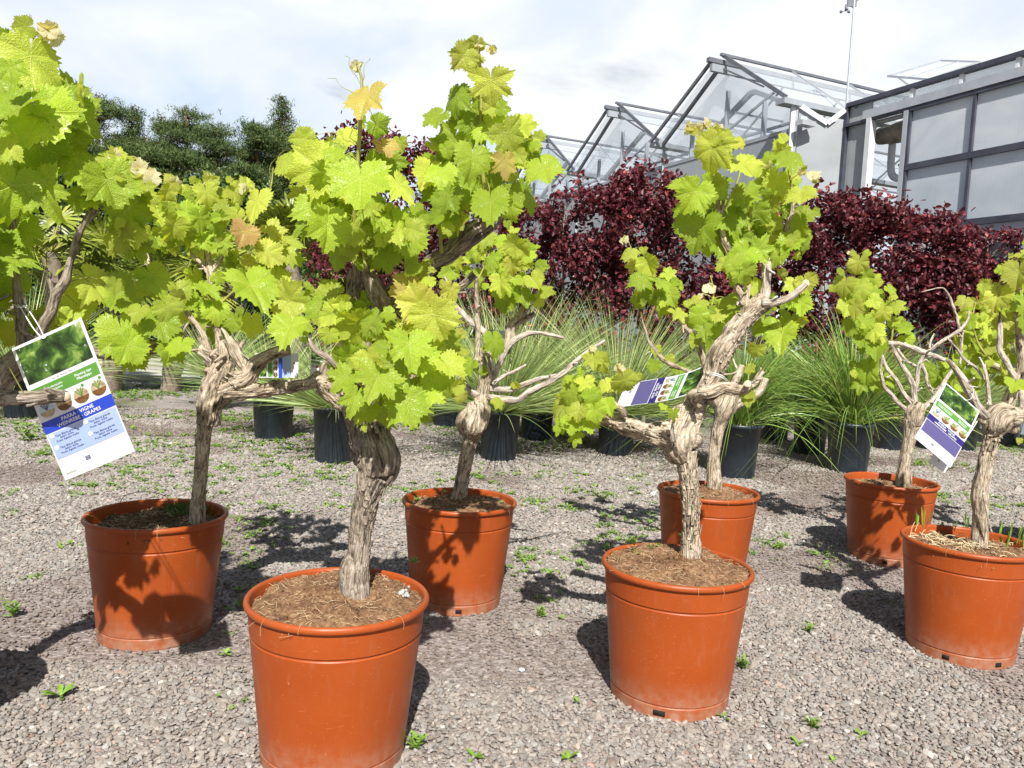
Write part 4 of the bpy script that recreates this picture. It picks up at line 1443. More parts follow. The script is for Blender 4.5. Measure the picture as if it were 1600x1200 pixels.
            s.wood.add(rows, np.array(F), bk=bk)
    def cutend(s, px, py, r, d_px, dY=0):
        """sawn face at a limb's end"""
        c, R = s.pp((px, py, r, dY))
        e = P(px + d_px[0], py + d_px[1], s.Y + dY - .03) - c
        e = nrm(e)
        u = nrm(np.cross(e, (0.2, .3, .9))); v = np.cross(e, u)
        a = np.linspace(0, 2 * np.pi, 20, endpoint=False)
        ring = c + e * R * .25 + R * (np.cos(a)[:, None] * u + np.sin(a)[:, None] * v) * (1 + .06 * np.sin(3 * a))[:, None]
        ring0 = ring - e * R * .5
        V = np.vstack([ring0, ring, [c + e * R * .28]])
        i = np.arange(20); j = (i + 1) % 20
        mb = MB()
        mb.add(V, [np.stack([i, j, j + 20, i + 20], -1), np.stack([i + 20, j + 20, np.full(20, 40)], -1)])
        mb.build('cut_end', M_WOODCUT, s.root)
    def stem(s, pts, r0=3, r1=1.5, which='shoot'):
        X = [s.pp(tuple(q[:2]) + (1,) + tuple(q[2:]))[0] for q in pts]
        k = s.Y / FPX
        mb = MB(); thin_tube(mb, X, r0 * k * .8, r1 * k * .8, 7, 5); mb.build('shoot', M_SHOOT, s.root)
        s.segs += list(catmull(np.array(X), 6))
    def tendril(s, px, py, L, ang, dY=0):
        p = P(px, py, s.Y + dY); k = s.Y / FPX * L
        a = rad(ang)
        pts = []
        for i in range(9):
            f = i / 8
            pts.append(p + k * np.array([math.sin(a) * f + .10 * math.sin(f * 9) * f, .1 * math.cos(f * 8) * f, math.cos(a) * f + .1 * math.cos(f * 9) * f]))
        thin_tube(s.shoot, pts, .0009, .0004, 4, 2)
    def leaf(s, px, py, d, ang, kind='g', dY=None, tilt=None, hi=None, petiole=True):
        rg = s.rg
        if dY is None: dY = rg.uniform(-.10, .0)
        pos = P(px, py, s.Y + dY)
        L = s.ls * d / 1.80 * (s.Y + dY) / FPX
        a = rad(ang)
        right = _R; down = _D
        tip = right * math.sin(a) + down * math.cos(a)
        toc = nrm(CAMV - pos)
        if tilt is None:
            nv = toc * 1.0 + np.array([rg.gauss(0, .5), 0, .40 + rg.gauss(0, .45)])
        else:
            nv = toc + right * tilt[0] - down * tilt[1]
        k0, k1 = KINDS[kind]
        tint = (rg.uniform(k0, k1), rg.random() if kind != 'G' else rg.uniform(0, .45), 2.0 if kind == 'p' else rg.random())
        add_leaf(s.fol, pos, L, nv, tip - .25 * toc * rg.uniform(-.3, 1), tint, (d * 1.0 > 48) if hi is None else hi, rg)
        if petiole and d > 44 and not getattr(s, 'busy', False):
            s.busy = True
            for k in range(rg.choice((0, 1, 1, 2))):
                aa = rg.uniform(0, 6.28)
                s.leaf(px + math.cos(aa) * d * .42, py + math.sin(aa) * d * .42, d * rg.uniform(.30, .58), ang + rg.gauss(0, 55), rg.choice((kind, 'y', 'g')), dY + rg.uniform(-.03, .06))
            s.busy = False
        if petiole and s.segs:
            S = np.array(s.segs[::1])
            dd = np.linalg.norm(S - pos, axis=1) + .6 * np.maximum(0, (S[:, 2] - pos[2]) * .3)
            q = S[dd.argmin()]
            dist = np.linalg.norm(q - pos)
            if dist < L * 3.2:
                mid = (q + pos) / 2 + np.array([0, 0, dist * .18]) + nv * 0
                thin_tube(s.shoot, [q, mid, pos + nrm(-nv) * .001], max(.0008, L * .018), max(.0006, L * .013), 5, 4)
    def fill(s, px, py, rx, ry, n, d, mix='ggy', dY=(0, .18), updown=0):
        rg = s.rg
        for i in range(int(n * 1.7)):
            a = rg.uniform(0, 6.28); r = math.sqrt(rg.random())
            x = px + rx * r * math.cos(a); y = py + ry * r * math.sin(a)
            out = math.degrees(math.atan2(x - px, (y - py) + ry * .6)) * .8
            s.leaf(x, y, d * rg.uniform(.38, 1.0), out + rg.gauss(0, 35), rg.choice(mix), rg.uniform(*dY))
    def bud(s, px, py, d, dY=-.03):
        rg = s.rg
        p = P(px, py, s.Y + dY)
        S = np.array(s.segs); q = S[np.linalg.norm(S - p, axis=1).argmin()]
        if np.linalg.norm(q - p) < .12:
            thin_tube(s.shoot, [q, (q + p) / 2 + [0, 0, .01], p], .0022, .0014, 6, 4)
        for k in range(4):
            s.leaf(px + rg.uniform(-.2, .2) * d, py + rg.uniform(.0, .35) * d, d * rg.uniform(.7, 1.2), 180 + rg.gauss(0, 40), 'p' if k < 3 else 'Y', dY + rg.uniform(-.01, .01), (rg.gauss(0, .9), rg.gauss(0, .7)), petiole=False)
    def done(s, bark=None):
        for mb, nm, m in ((s.wood, 'trunk', bark or M_BARK), (s.shoot, 'leaf_stalk', M_SHOOT), (s.fol, 'foliage', M_VINE)):
            if mb.n:
                o_ = mb.build(nm, m, s.root)
                if nm == 'leaf_stalk': o_['kind'] = 'stuff'

def pot_weeds(v, spots, size=.03, m=None, nm='weed'):
    for (px, py, sc) in spots:
        mb = MB()
        p = PG(px, py, v.soil_z + .006)
        rosette(mb, p, size * sc, 7, v.rg); sprig(mb, p, size * sc * 1.1, 3, v.rg)
        mb.build(nm, m or M_WEED, v.root)
PC = POT_CENTRES
# ---------------- V: vine off the left edge, its branches and leaves reach into the picture
v = Vine('V', *PC['V'], 'vine at the left edge with big bright leaves above the hanging price card', 1.56, .335, seed=1)
v.limb([(-185, 900, 24), (-180, 800, 22), (-178, 700, 24), (-150, 640, 34), (-110, 610, 38)], base=True, lump=.3)
v.limb([(-120, 615, 34), (-60, 590, 34), (-10, 585, 32), (30, 570, 26), (60, 555, 20, .02), (90, 545, 16, .05), (150, 552, 12, .10), (190, 555, 12, .14), (225, 548, 13, .16), (250, 540, 11, .16), (268, 532, 9, .16), (290, 527, 7, .16)], nr=56, amp=.16, lump=.35)
v.limb([(-60, 610, 16), (0, 622, 15, -.10), (50, 624, 14, -.135), (90, 620, 13, -.135), (104, 620, 11, -.135)], amp=.16)
v.cutend(103, 620, 9, (8, 0), -.135)
v.limb([(45, 560, 15), (36, 520, 11), (30, 470, 9), (26, 430, 6), (22, 380, 6), (16, 330, 8), (14, 300, 5)], amp=.14, nr=28)
v.limb([(50, 555, 14), (62, 520, 11), (80, 490, 10), (88, 460, 9), (100, 440, 9), (108, 410, 6), (117, 385, 7), (130, 350, 6), (145, 330, 8), (158, 310, 6), (170, 295, 5)], amp=.15, nr=28)
v.limb([(82, 478, 6), (80, 455, 5), (79, 437, 4.5)], nr=20)
v.limb([(-20, 470, 6), (0, 466, 4), (16, 461, 3.5)], 'cane', nr=14)
v.stem([(14, 310), (20, 250), (30, 190), (45, 120), (52, 60)], 4, 2)
v.stem([(168, 298), (185, 260), (205, 245), (222, 252)], 3, 1.5)
v.stem([(15, 400), (-10, 350), (-30, 250)], 4, 3)
for q in [(48, 88, 112, -4, 'y', -.10), (32, 168, 150, -8, 'g', -.14), (62, 176, 130, 38, 'g', -.11), (98, 180, 125, 62, 'g', -.06), (112, 148, 92, 95, 'g', -.03), (-10, 120, 120, 30, 'G', 0),
          (60, 225, 140, 14, 'G', -.03), (22, 290, 125, -12, 'g', -.10), (64, 292, 105, 25, 'g', -.08), (70, 245, 110, 50, 'g', 0), (-8, 220, 130, -15, 'g', -.05), (90, 215, 110, 40, 'G', .03),
          (20, 350, 90, 10, 'G', 0), (-4, 395, 120, 20, 'g', -.04), (40, 360, 60, 70, 'g', -.02), (10, 430, 80, -10, 'G', .02), (0, 480, 60, -40, 'g', 0),
          (167, 282, 100, 25, 'g', -.06), (134, 262, 88, -42, 'g', -.05), (130, 310, 60, -25, 'g', -.02), (178, 252, 60, 165, 'y', -.03), (200, 290, 70, 55, 'y', -.02), (200, 325, 84, 20, 'G', .02), 
          (150, 290, 70, 80, 'g', 0), (205, 360, 65, 10, 'y', .02), (188, 372, 60, -30, 'y', .02), (215, 385, 60, 20, 'g', .05),
          (140, 440, 100, 40, 'y', .06), (185, 455, 90, 110, 'G', .10), (190, 520, 105, 10, 'g', .08), (200, 540, 70, 40, 'g', .06),
          (120, 475, 90, -30, 'y', .10), (85, 510, 90, -20, 'y', .14), (60, 500, 70, -60, 'y', .12), (20, 520, 60, -80, 'y', .05),
          (236, 430, 70, 30, 'g', .12), (250, 500, 75, 10, 'g', .12), (262, 480, 60, 40, 'y', .12), (282, 540, 62, 0, 'g', .10), (268, 545, 55, -20, 'g', .12) ]:
    v.leaf(*q)
v.fill(20, 200, 55, 70, 7, 95, 'g', (.05, .18))
v.fill(-60, 300, 60, 200, 18, 110, 'gG', (-.1, .15))
v.fill(-120, 440, 90, 130, 26, 120, 'gG', (-.25, -.05))
v.fill(-150, 250, 60, 120, 14, 120, 'gG', (-.25, -.05))
v.bud(78, 46, 34, -.08); v.bud(180, 238, 30); v.bud(214, 262, 26); v.bud(232, 272, 30); v.tendril(50, 60, 40, -10)
v.done(M_BARKG)

# ---------------- A: shaded left pot
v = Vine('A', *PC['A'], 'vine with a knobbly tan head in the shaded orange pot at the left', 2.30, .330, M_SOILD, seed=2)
v.limb([(310, 792, 14), (314, 740, 13), (318, 690, 13.5), (325, 640, 17)], base=True, nr=56, amp=.10, lump=.10, fz=5)
v.limb([(325, 660, 18), (328, 632, 25), (336, 600, 31), (345, 575, 27), (355, 560, 16)], nr=72, amp=.22, lump=.42, step=.004)
v.limb([(332, 615, 18), (358, 602, 22), (384, 590, 18), (402, 568, 15), (420, 556, 12), (438, 550, 10), (452, 548, 9)], nr=56, amp=.22, lump=.4, step=.004)
v.limb([(350, 612, 17), (395, 612, 15), (430, 607, 13), (462, 604, 12), (485, 600, 14), (505, 595, 19), (520, 610, 20), (535, 625, 16), (545, 632, 12)], nr=56, amp=.22, lump=.4, step=.004)
v.limb([(508, 595, 14), (510, 575, 12), (525, 562, 12), (534, 552, 10)], nr=40, amp=.2, lump=.35)
v.limb([(385, 585, 14), (372, 562, 13), (365, 545, 12), (355, 530, 9)], nr=40, amp=.2, lump=.3)
v.limb([(345, 585, 15), (335, 560, 12), (322, 548, 11), (318, 544, 11)], nr=36, amp=.2, lump=.2)
v.cutend(318, 545, 9, (-6, -2))
v.limb([(350, 575, 11), (348, 552, 11), (342, 535, 10)], nr=36, amp=.2, lump=.3)
v.limb([(330, 570, 10), (318, 530, 6.5), (305, 505, 5.5), (292, 485, 5)], nr=24, amp=.2)
v.limb([(345, 555, 9), (340, 520, 7), (338, 490, 6), (334, 460, 6), (330, 430, 8), (324, 400, 6), (320, 375, 4)], nr=24, amp=.18)
v.limb([(330, 425, 5), (345, 405, 4), (352, 385, 3)], nr=14); v.limb([(328, 430, 5), (312, 410, 3.5), (300, 398, 3)], nr=14)
v.limb([(214, 436, 4.5, .05), (235, 450, 5, .05), (262, 466, 6, .06), (290, 490, 6, .06)], 'cane', nr=18)
v.limb([(236, 432, 3.5, .05), (230, 400, 3, .05), (218, 380, 2.5, .05)], nr=12)
v.flakes([(312, 780, 13), (320, 650, 15), (340, 590, 26), (370, 595, 20)], 60, 18, .035); v.flakes([(400, 612, 14), (460, 604, 12), (510, 598, 18)], 30, 12, .03); v.knob(338, 592, 22, 10); v.knob(372, 592, 15, 6); v.knob(515, 605, 16, 7); v.knob(345, 560, 14, 6)
v.stem([(320, 385), (318, 340), (325, 290)], 3, 1.5); v.stem([(352, 388), (385, 340), (420, 300), (427, 262)], 3, 1.2); v.stem([(338, 480), (380, 440), (410, 400)], 2.5, 1.5); v.stem([(300, 400), (275, 340), (262, 300)], 2.5, 1.2)
for q in [(402, 314, 84, 8, 'Y', -.10), (381, 362, 66, -30, 'r', -.14), (392, 446, 132, 6, 'g', -.20), (452, 511, 92, -8, 'g', -.22), (416, 396, 78, 78, 'Y', -.08), (470, 508, 55, 80, 'g', -.16),
          (262, 298, 48, -20, 'Y', -.05), (270, 286, 42, 160, 'Y', -.04), (272, 352, 72, -12, 'y', -.10), (290, 332, 62, 60, 'g', -.06), (322, 300, 64, 20, 'y', -.06), (328, 282, 46, 170, 'Y', -.04), (312, 340, 62, 25, 'g', -.08),
          (338, 345, 60, 50, 'g', -.06), (302, 372, 56, -30, 'g', -.02), (345, 378, 56, 20, 'g', -.03), (246, 332, 70, 10, 'y', 0), (236, 368, 62, -15, 'y', 0), (222, 305, 60, 0, 'y', .02), (250, 375, 56, 30, 'g', .02),
          (348, 330, 55, 100, 'y', -.04), (365, 300, 50, 60, 'y', -.03), (278, 455, 62, 5, 'y', -.04), (322, 452, 62, 40, 'g', -.03), (336, 482, 60, 10, 'g', -.02),
          (298, 470, 56, -20, 'g', 0), (276, 490, 50, 20, 'y', 0), (392, 505, 62, -5, 'y', -.12), (365, 500, 50, 0, 'G', 0), (425, 360, 70, 50, 'Y', 0), (440, 380, 80, 30, 'y', .05), (430, 440, 80, 70, 'y', .05), (450, 470, 90, 80, 'y', -.05),
          (352, 400, 52, -20, 'G', .05), (370, 420, 60, 10, 'G', .05), (300, 430, 50, 0, 'g', .04), (320, 505, 54, 30, 'G', .03), (342, 520, 50, -20, 'G', .04), (290, 300, 40, 140, 'Y', 0), (348, 300, 46, 150, 'Y', 0), (385, 290, 40, 170, 'Y', 0)]:
    v.leaf(*q)
v.fill(300, 345, 70, 50, 14, 54, 'yYgG', (-.08, .22)); v.fill(400, 390, 50, 60, 6, 60, 'yG', (.04, .2)); v.fill(320, 480, 30, 30, 3, 44, 'gG', (.02, .2))
v.bud(270, 282, 26); v.bud(326, 280, 28); v.bud(382, 290, 22); v.tendril(428, 270, 45, 20); v.tendril(420, 290, 50, 8)
# moss and grass by the trunk
mb = MB()
for k in range(900):
    a = v.rg.gauss(0, 1); b = v.rg.gauss(0, 1)
    p = PG(295, 795, .338) + [a * .040, b * .035, v.rg.uniform(-.004, .012)]
    if np.hypot(*(p[:2] - v.c)) > .18: continue
    L = v.rg.uniform(.006, .02)
    d = nrm(v.nrg.normal(0, .7, 3) + [0, 0, 1])
    s_ = nrm(np.cross(d, (0.3, .8, .1))) * .0022
    mb.add([p - s_, p + s_, p + d * L], np.array([(0, 1, 2)]))
mb.build('moss', M_MOSS, v.root)['kind'] = 'stuff'
pot_weeds(v, [(318, 800, .6), (325, 790, .5), (308, 808, .5)])
mb = MB(); thin_tube(mb, [PG(185, 792, .345), P(195, 775, 2.28), P(225, 768, 2.3), P(258, 775, 2.3), PG(268, 792, .34)], .0012, .001, 5, 4); mb.build('root_loop', M_BARKG, v.root)
v.done()

# ---------------- B: the big front vine
v = Vine('B', *PC['B'], 'thick trunked vine in the sunlit orange pot at the front, tallest of all', 1.70, .352, seed=3)
v.limb([(556, 892, 29, -.02), (562, 862, 21, -.02), (566, 820, 22, -.02), (574, 780, 24, -.02), (584, 748, 30, -.02), (590, 738, 34, -.02)], base=True, nr=110, amp=.14, lump=.10, step=.0035, fz=4, fa=5)
v.limb([(590, 745, 32, -.02), (588, 725, 40, -.02), (580, 695, 40, -.01), (572, 665, 35, 0), (566, 630, 32, 0), (572, 590, 27, .02), (582, 540, 24, .04), (590, 500, 23, .06), (602, 470, 24, .07)], nr=110, amp=.18, lump=.28, step=.0035, fz=5, fa=4)
v.limb([(600, 755, 15, -.02), (611, 735, 13, -.02), (607, 705, 12, -.01), (600, 680, 12, 0), (596, 655, 11, 0)], nr=50, amp=.3, lump=.5, step=.003)
v.limb([(598, 480, 24, .07), (625, 452, 23, .08), (655, 430, 18, .10), (676, 410, 15, .11), (700, 395, 17, .12), (730, 370, 19, .12), (760, 350, 18, .14), (790, 325, 12, .16)], nr=70, amp=.24, lump=.25, step=.004)
v.limb([(598, 490, 20, .06), (585, 455, 17, .05), (572, 425, 13, .05), (562, 400, 9, .03), (556, 375, 6, .02), (552, 350, 5, 0)], nr=44, amp=.2, lump=.25)
v.limb([(556, 500, 10, .08), (556, 460, 10, .08), (560, 425, 11, .08), (560, 410, 9, .08)], nr=36, amp=.15)
v.limb([(548, 495, 6, .08), (545, 450, 6, .08), (550, 420, 5, .08)], nr=20, amp=.15)
v.limb([(484, 528, 3.5, -.12), (492, 545, 6, -.12), (512, 560, 6.5, -.12), (532, 578, 6, -.10), (552, 592, 6, -.08), (575, 606, 6, -.03)], nr=30, amp=.14)
v.limb([(497, 520, 4.5, -.05), (520, 532, 5.5, -.05), (545, 548, 6, -.03), (580, 570, 7, 0), (600, 580, 8, .02)], 'cane', nr=24)
v.limb([(742, 428, 8, .02), (730, 440, 7, .02), (712, 455, 7.5, .02), (695, 470, 8, .02), (680, 490, 8, .03), (655, 530, 8, .05), (610, 580, 9, .05)], nr=36, amp=.16)
v.limb([(600, 580, 8, .02), (640, 590, 8, .0), (668, 605, 6, -.03)], nr=20)
v.flakes([(560, 880, 22, -.02), (570, 800, 22, -.02), (588, 745, 32, -.02)], 46, 24, .05)
v.flakes([(590, 740, 34, -.02), (580, 690, 40, -.01), (572, 640, 34, 0)], 26, 34, .05)
v.stem([(553, 360, -.02), (556, 300, -.06), (560, 240, -.08), (564, 170, -.09), (565, 125, -.09), (558, 102, -.09)], 5, 2)
v.stem([(765, 345, .08), (757, 290, .04), (750, 230, .02), (752, 160, .0), (750, 100, .0), (746, 66, .0)], 5, 2)
v.stem([(790, 320, .12), (805, 280, .08), (812, 230, .06), (806, 200, .05)], 4, 2)
v.stem([(690, 395, .1), (685, 330, .06), (680, 260, .04), (690, 200, .03)], 4, 2)
v.stem([(572, 420), (560, 380), (520, 350), (500, 320)], 3, 2)
v.stem([(600, 570), (610, 540, -.08), (625, 510, -.1)], 3, 2)
for q in [(573, 152, 108, 2, 'r', -.12), (500, 262, 120, -72, 'y', -.10), (563, 280, 140, 2, 'g', -.20), (530, 250, 110, -40, 'G', -.03), (622, 288, 95, 24, 'y', -.08), (600, 228, 60, 20, 'r', -.05),
          (600, 250, 90, 30, 'G', .0), (495, 322, 100, -60, 'g', -.08), (512, 350, 115, -12, 'g', -.12), (548, 350, 100, 5, 'G', 0), (590, 345, 95, 15, 'G', 0), (618, 352, 90, 22, 'g', -.04), (640, 372, 84, 5, 'g', -.03),
          (606, 395, 78, 12, 'G', -.02), (636, 398, 84, 35, 'g', .0), (655, 345, 66, 30, 'g', 0), (478, 352, 70, -50, 'g', -.02), (470, 300, 60, -60, 'y', .02), (520, 310, 100, -30, 'G', .02), (580, 320, 110, 10, 'g', -.04),
          (560, 395, 80, -10, 'G', .02), (530, 395, 70, -20, 'G', .03), (546, 215, 70, -60, 'Y', .0), (588, 195, 60, 60, 'G', .03),
          (725, 86, 76, -38, 'Y', -.05), (767, 126, 98, 0, 'Y', -.06), (735, 90, 60, 30, 'Y', 0), (715, 150, 76, -10, 'G', -.02), (683, 182, 68, -35, 'g', -.02), (815, 200, 72, 142, 'y', 0), (742, 190, 112, -18, 'G', .0), (760, 195, 92, 35, 'g', 0),
          (738, 245, 90, -8, 'g', -.06), (792, 208, 94, 28, 'y', -.04), (788, 252, 72, 2, 'r', -.05), (848, 262, 92, 18, 'g', -.03), (826, 240, 74, 60, 'g', .02), (766, 316, 106, 4, 'g', -.10), (700, 305, 92, -20, 'G', -.02), (690, 268, 86, 0, 'g', 0),
          (668, 268, 80, -22, 'Y', .02), (715, 280, 84, 10, 'G', .03), (822, 300, 84, 18, 'G', .03), (795, 320, 70, 20, 'g', .02), (758, 150, 90, 10, 'G', .04), (710, 215, 84, -30, 'g', .02), (775, 265, 84, 10, 'G', .05), (730, 300, 80, -10, 'G', .06),
          (805, 245, 80, 30, 'y', .04), (722, 345, 60, -20, 'y', .02), (700, 335, 70, -30, 'G', .04),
          (640, 452, 86, -62, 'r', -.02), (655, 475, 96, -100, 'Y', -.06), (678, 492, 112, 22, 'Y', -.10), (636, 515, 70, 175, 'y', -.06), (640, 538, 112, 2, 'g', -.16), (590, 592, 118, -26, 'g', -.20), (634, 628, 106, 16, 'g', -.16),
          (700, 570, 84, 45, 'y', -.12), (680, 585, 84, 62, 'g', -.10), (576, 560, 74, 10, 'Y', -.14), (542, 590, 84, -30, 'g', -.12), (556, 620, 80, -20, 'g', -.14), (600, 648, 84, -8, 'g', -.10), (560, 505, 96, -78, 'y', -.08), (525, 490, 80, -88, 'y', -.08),
          (585, 500, 70, -20, 'g', -.10), (600, 515, 64, -60, 'y', -.10), (548, 560, 80, -60, 'g', -.08), (620, 570, 90, 20, 'g', -.14), (655, 560, 90, 60, 'g', -.12), (555, 545, 70, -30, 'g', -.05), (670, 610, 76, 40, 'g', -.10), (610, 600, 80, 10, 'g', -.12),
          (500, 480, 66, -50, 'g', 0), (520, 460, 80, -80, 'y', .02), (660, 420, 60, 30, 'Y', .04), (700, 540, 84, 60, 'g', -.05), (650, 640, 70, 50, 'g', -.08), (575, 640, 70, -20, 'g', -.12)]:
    v.leaf(*q)
v.fill(560, 320, 65, 60, 9, 84, 'gG', (.02, .2)); v.fill(750, 250, 75, 80, 14, 70, 'gGy', (.03, .22)); v.fill(620, 575, 90, 70, 20, 78, 'gGy', (-.08, .12)); v.fill(590, 330, 90, 70, 8, 66, 'gy', (-.12, .02)); v.fill(540, 480, 45, 30, 5, 70, 'yG', (.0, .12))
v.bud(557, 102, 24); v.bud(750, 66, 22); v.bud(768, 72, 20); v.tendril(560, 150, 55, -60, -.09); v.tendril(562, 130, 48, -30, -.09); v.tendril(566, 130, 40, 10, -.09)
pot_weeds(v, [(648, 880, .6)], .03)
mb = MB()
c = PG(630, 926, .368)
for k in range(12): mb.add(c + v.nrg.normal(0, .005, 3) + ICO_V * v.rg.uniform(.003, .008), ICO_F)
mb.build('pale_lichen', simple_mat('pale_lichen', (.38, .39, .37), .9, .3, 200), v.root)
v.done(M_BARKG)

# ---------------- C: middle pot
v = Vine('C', *PC['C'], 'vine with long bare grey canes in the middle orange pot that carries leaf shadows', 2.69, .342, seed=4)
v.limb([(715, 790, 17), (720, 758, 13.5), (729, 715, 13), (738, 682, 14), (742, 668, 17)], base=True, nr=60, amp=.12, lump=.08, fz=4, fa=5)
v.limb([(739, 680, 15), (742, 660, 31), (746, 642, 31), (742, 626, 17)], nr=64, amp=.08, lump=.35, step=.004)
v.limb([(745, 640, 14), (755, 615, 12), (760, 590, 11), (755, 570, 9), (748, 545, 6)], nr=40, amp=.2, lump=.3)
v.limb([(712, 598, 9), (722, 606, 13), (742, 615, 11), (765, 622, 10), (790, 625, 10), (810, 625, 9), (828, 612, 8), (855, 598, 7.5), (880, 582, 7), (905, 560, 6), (925, 545, 5.5), (945, 532, 4.5)], 'cane', nr=32, amp=.14, lump=.15)
v.limb([(745, 607, 9, .02), (775, 608, 9, .02), (800, 608, 8, .02), (820, 600, 8, .02), (840, 592, 6, .02), (870, 586, 5, .02)], 'cane', nr=26, amp=.14)
v.limb([(770, 600, 6), (785, 590, 5), (805, 580, 4), (822, 570, 3.5)], 'cane', nr=20, amp=.12)
v.limb([(765, 600, 9, .04), (785, 560, 8, .04), (795, 540, 8, .03), (815, 525, 8, .03), (835, 520, 6, .03), (860, 523, 5, .03), (882, 528, 4, .03)], 'cane', nr=26, amp=.16, lump=.15)
v.limb([(790, 550, 8, .05), (797, 530, 9, .05), (800, 510, 10, .05), (812, 495, 9, .05), (820, 478, 8, .05), (826, 466, 6, .05)], nr=30, amp=.2, lump=.3)
v.limb([(800, 505, 5, .05), (818, 500, 6, .05), (835, 490, 5, .05)], nr=20)
v.limb([(706, 472, 6, .03), (722, 492, 8, .03), (740, 508, 8, .03), (755, 520, 9, .03), (762, 540, 8, .03), (768, 580, 8, .02)], 'cane', nr=28, amp=.14)
v.limb([(745, 432, 4), (745, 470, 4.5), (747, 510, 5), (746, 540, 6), (745, 565, 8)], nr=20, amp=.1)
v.flakes([(716, 785, 15), (730, 710, 13), (742, 650, 22)], 30, 18, .03); v.knob(722, 603, 13, 5)
v.stem([(826, 470), (815, 440), (805, 400)], 2.5, 1.5); v.stem([(745, 440), (755, 420), (765, 395)], 2, 1.2)
for q in [(804, 382, 66, 50, 'Y', -.06), (782, 440, 62, -5, 'y', -.06), (834, 438, 56, 30, 'y', -.05), (800, 412, 56, 10, 'Y', -.03), (770, 402, 50, -10, 'g', -.03), (850, 458, 50, 55, 'y', -.03), (815, 462, 60, 10, 'G', -.02), (792, 470, 60, -8, 'G', 0),
          (762, 372, 50, -20, 'y', 0), (772, 532, 62, -5, 'G', -.08), (735, 572, 54, -30, 'G', -.06), (722, 618, 34, -20, 'Y', -.08), (776, 628, 34, 30, 'y', -.05), (748, 392, 44, -20, 'y', .02), (716, 408, 50, -30, 'Y', .02), (742, 432, 44, 20, 'g', .04),
          (702, 425, 50, -60, 'g', .04), (712, 545, 50, -20, 'G', .03), (790, 375, 46, -10, 'g', .0), (818, 408, 46, 60, 'y', 0), (840, 470, 40, 70, 'y', 0), (806, 600, 24, 30, 'y', 0), (700, 500, 40, 10, 'y', .05), (718, 520, 40, -40, 'Y', .05)]:
    v.leaf(*q)
v.fill(805, 425, 42, 48, 14, 48, 'gGy', (.02, .2)); v.fill(725, 420, 35, 30, 6, 42, 'yG', (.05, .2)); v.fill(735, 555, 25, 30, 5, 40, 'G', (.02, .1))
pot_weeds(v, [(716, 792, .8), (694, 772, .7), (652, 783, .8), (782, 788, .6)], .024)
v.hole(-82)
# dented rim lip
v.done()

# ---------------- D: twisted vine
v = Vine('D', *PC['D'], 'twisted vine with a curled price card in the sunlit orange pot right of centre', 2.06, .358, seed=5)
v.limb([(1079, 862, 19), (1080, 820, 16), (1079, 775, 17), (1074, 735, 18), (1070, 705, 21)], base=True, nr=96, amp=.22, lump=.10, step=.0035, fz=4, fa=6)
v.limb([(1070, 715, 18), (1066, 695, 28), (1068, 672, 32), (1078, 655, 28), (1088, 638, 22), (1092, 620, 18)], nr=90, amp=.24, lump=.42, step=.0035)
v.limb([(1062, 690, 24), (1040, 682, 23), (1018, 675, 19), (998, 670, 17), (975, 665, 16), (955, 660, 12), (930, 656, 10), (905, 655, 7), (888, 655, 5)], nr=60, amp=.26, lump=.35, step=.004)
v.limb([(1088, 650, 20), (1094, 625, 17), (1104, 605, 17), (1115, 585, 19), (1122, 560, 20), (1134, 540, 21), (1147, 522, 20), (1158, 505, 18), (1170, 488, 17), (1182, 476, 18), (1194, 465, 16)], nr=80, amp=.16, lump=.26, step=.004)
v.limb([(1094, 612, 14, -.05), (1110, 612, 14, -.06), (1128, 605, 12, -.06), (1145, 607, 12, -.06), (1162, 608, 10, -.07), (1168, 600, 9, -.08)], nr=44, amp=.22, lump=.35)
v.cutend(1168, 600, 7, (2, -8), -.10)
v.limb([(1090, 634, 12, -.03), (1084, 618, 12, -.04), (1098, 612, 12, -.05)], nr=40, amp=.3, lump=.5)
v.limb([(1160, 608, 7, -.04), (1178, 600, 6, 0), (1190, 580, 5, .03)], nr=24, amp=.2)
v.limb([(1190, 475, 15), (1198, 450, 12.5), (1199, 425, 12), (1200, 405, 11.5), (1196, 398, 8)], 'cane', nr=44, amp=.16, lump=.22)
v.limb([(1192, 476, 12, -.02), (1212, 472, 9.5, -.03), (1234, 462, 9, -.04), (1250, 450, 9, -.05), (1258, 444, 8.5, -.05)], 'cane', nr=40, amp=.14, lump=.2)
v.cutend(1259, 443, 7, (8, -6), -.05)
v.limb([(1168, 490, 8), (1162, 468, 7), (1155, 455, 6.5), (1146, 440, 6), (1142, 420, 5.5), (1138, 395, 6), (1130, 375, 7), (1128, 350, 5), (1122, 320, 5), (1118, 300, 4)], nr=28, amp=.16)
v.limb([(1128, 360, 4), (1128, 330, 3.5), (1132, 300, 3)], nr=14)
v.limb([(1168, 480, 6), (1168, 462, 5), (1172, 445, 4)], nr=18)
v.limb([(1226, 378, 5, .03), (1232, 350, 5.5, .02), (1238, 330, 4, .02), (1240, 310, 3, .02)], nr=18)
v.limb([(1200, 410, 6), (1215, 395, 5), (1226, 378, 5, .03)], nr=18)
v.limb([(1052, 690, 7, -.06), (1050, 672, 5, -.07), (1053, 655, 4, -.07)], 'cane', nr=20)
v.limb([(944, 622, 3.5, -.05), (930, 615, 3, -.04), (965, 635, 6, -.05), (975, 648, 8, -.03)], nr=18)
v.flakes([(1092, 640, 20), (1115, 585, 18), (1147, 522, 19), (1190, 470, 16)], 70, 18, .03); v.knob(1070, 690, 27, 8); v.knob(1086, 650, 20, 5); v.knob(1130, 540, 15, 4); v.knob(1190, 470, 15, 4)
v.flakes([(1079, 855, 17), (1079, 780, 17), (1072, 720, 20)], 70, 18, .06)
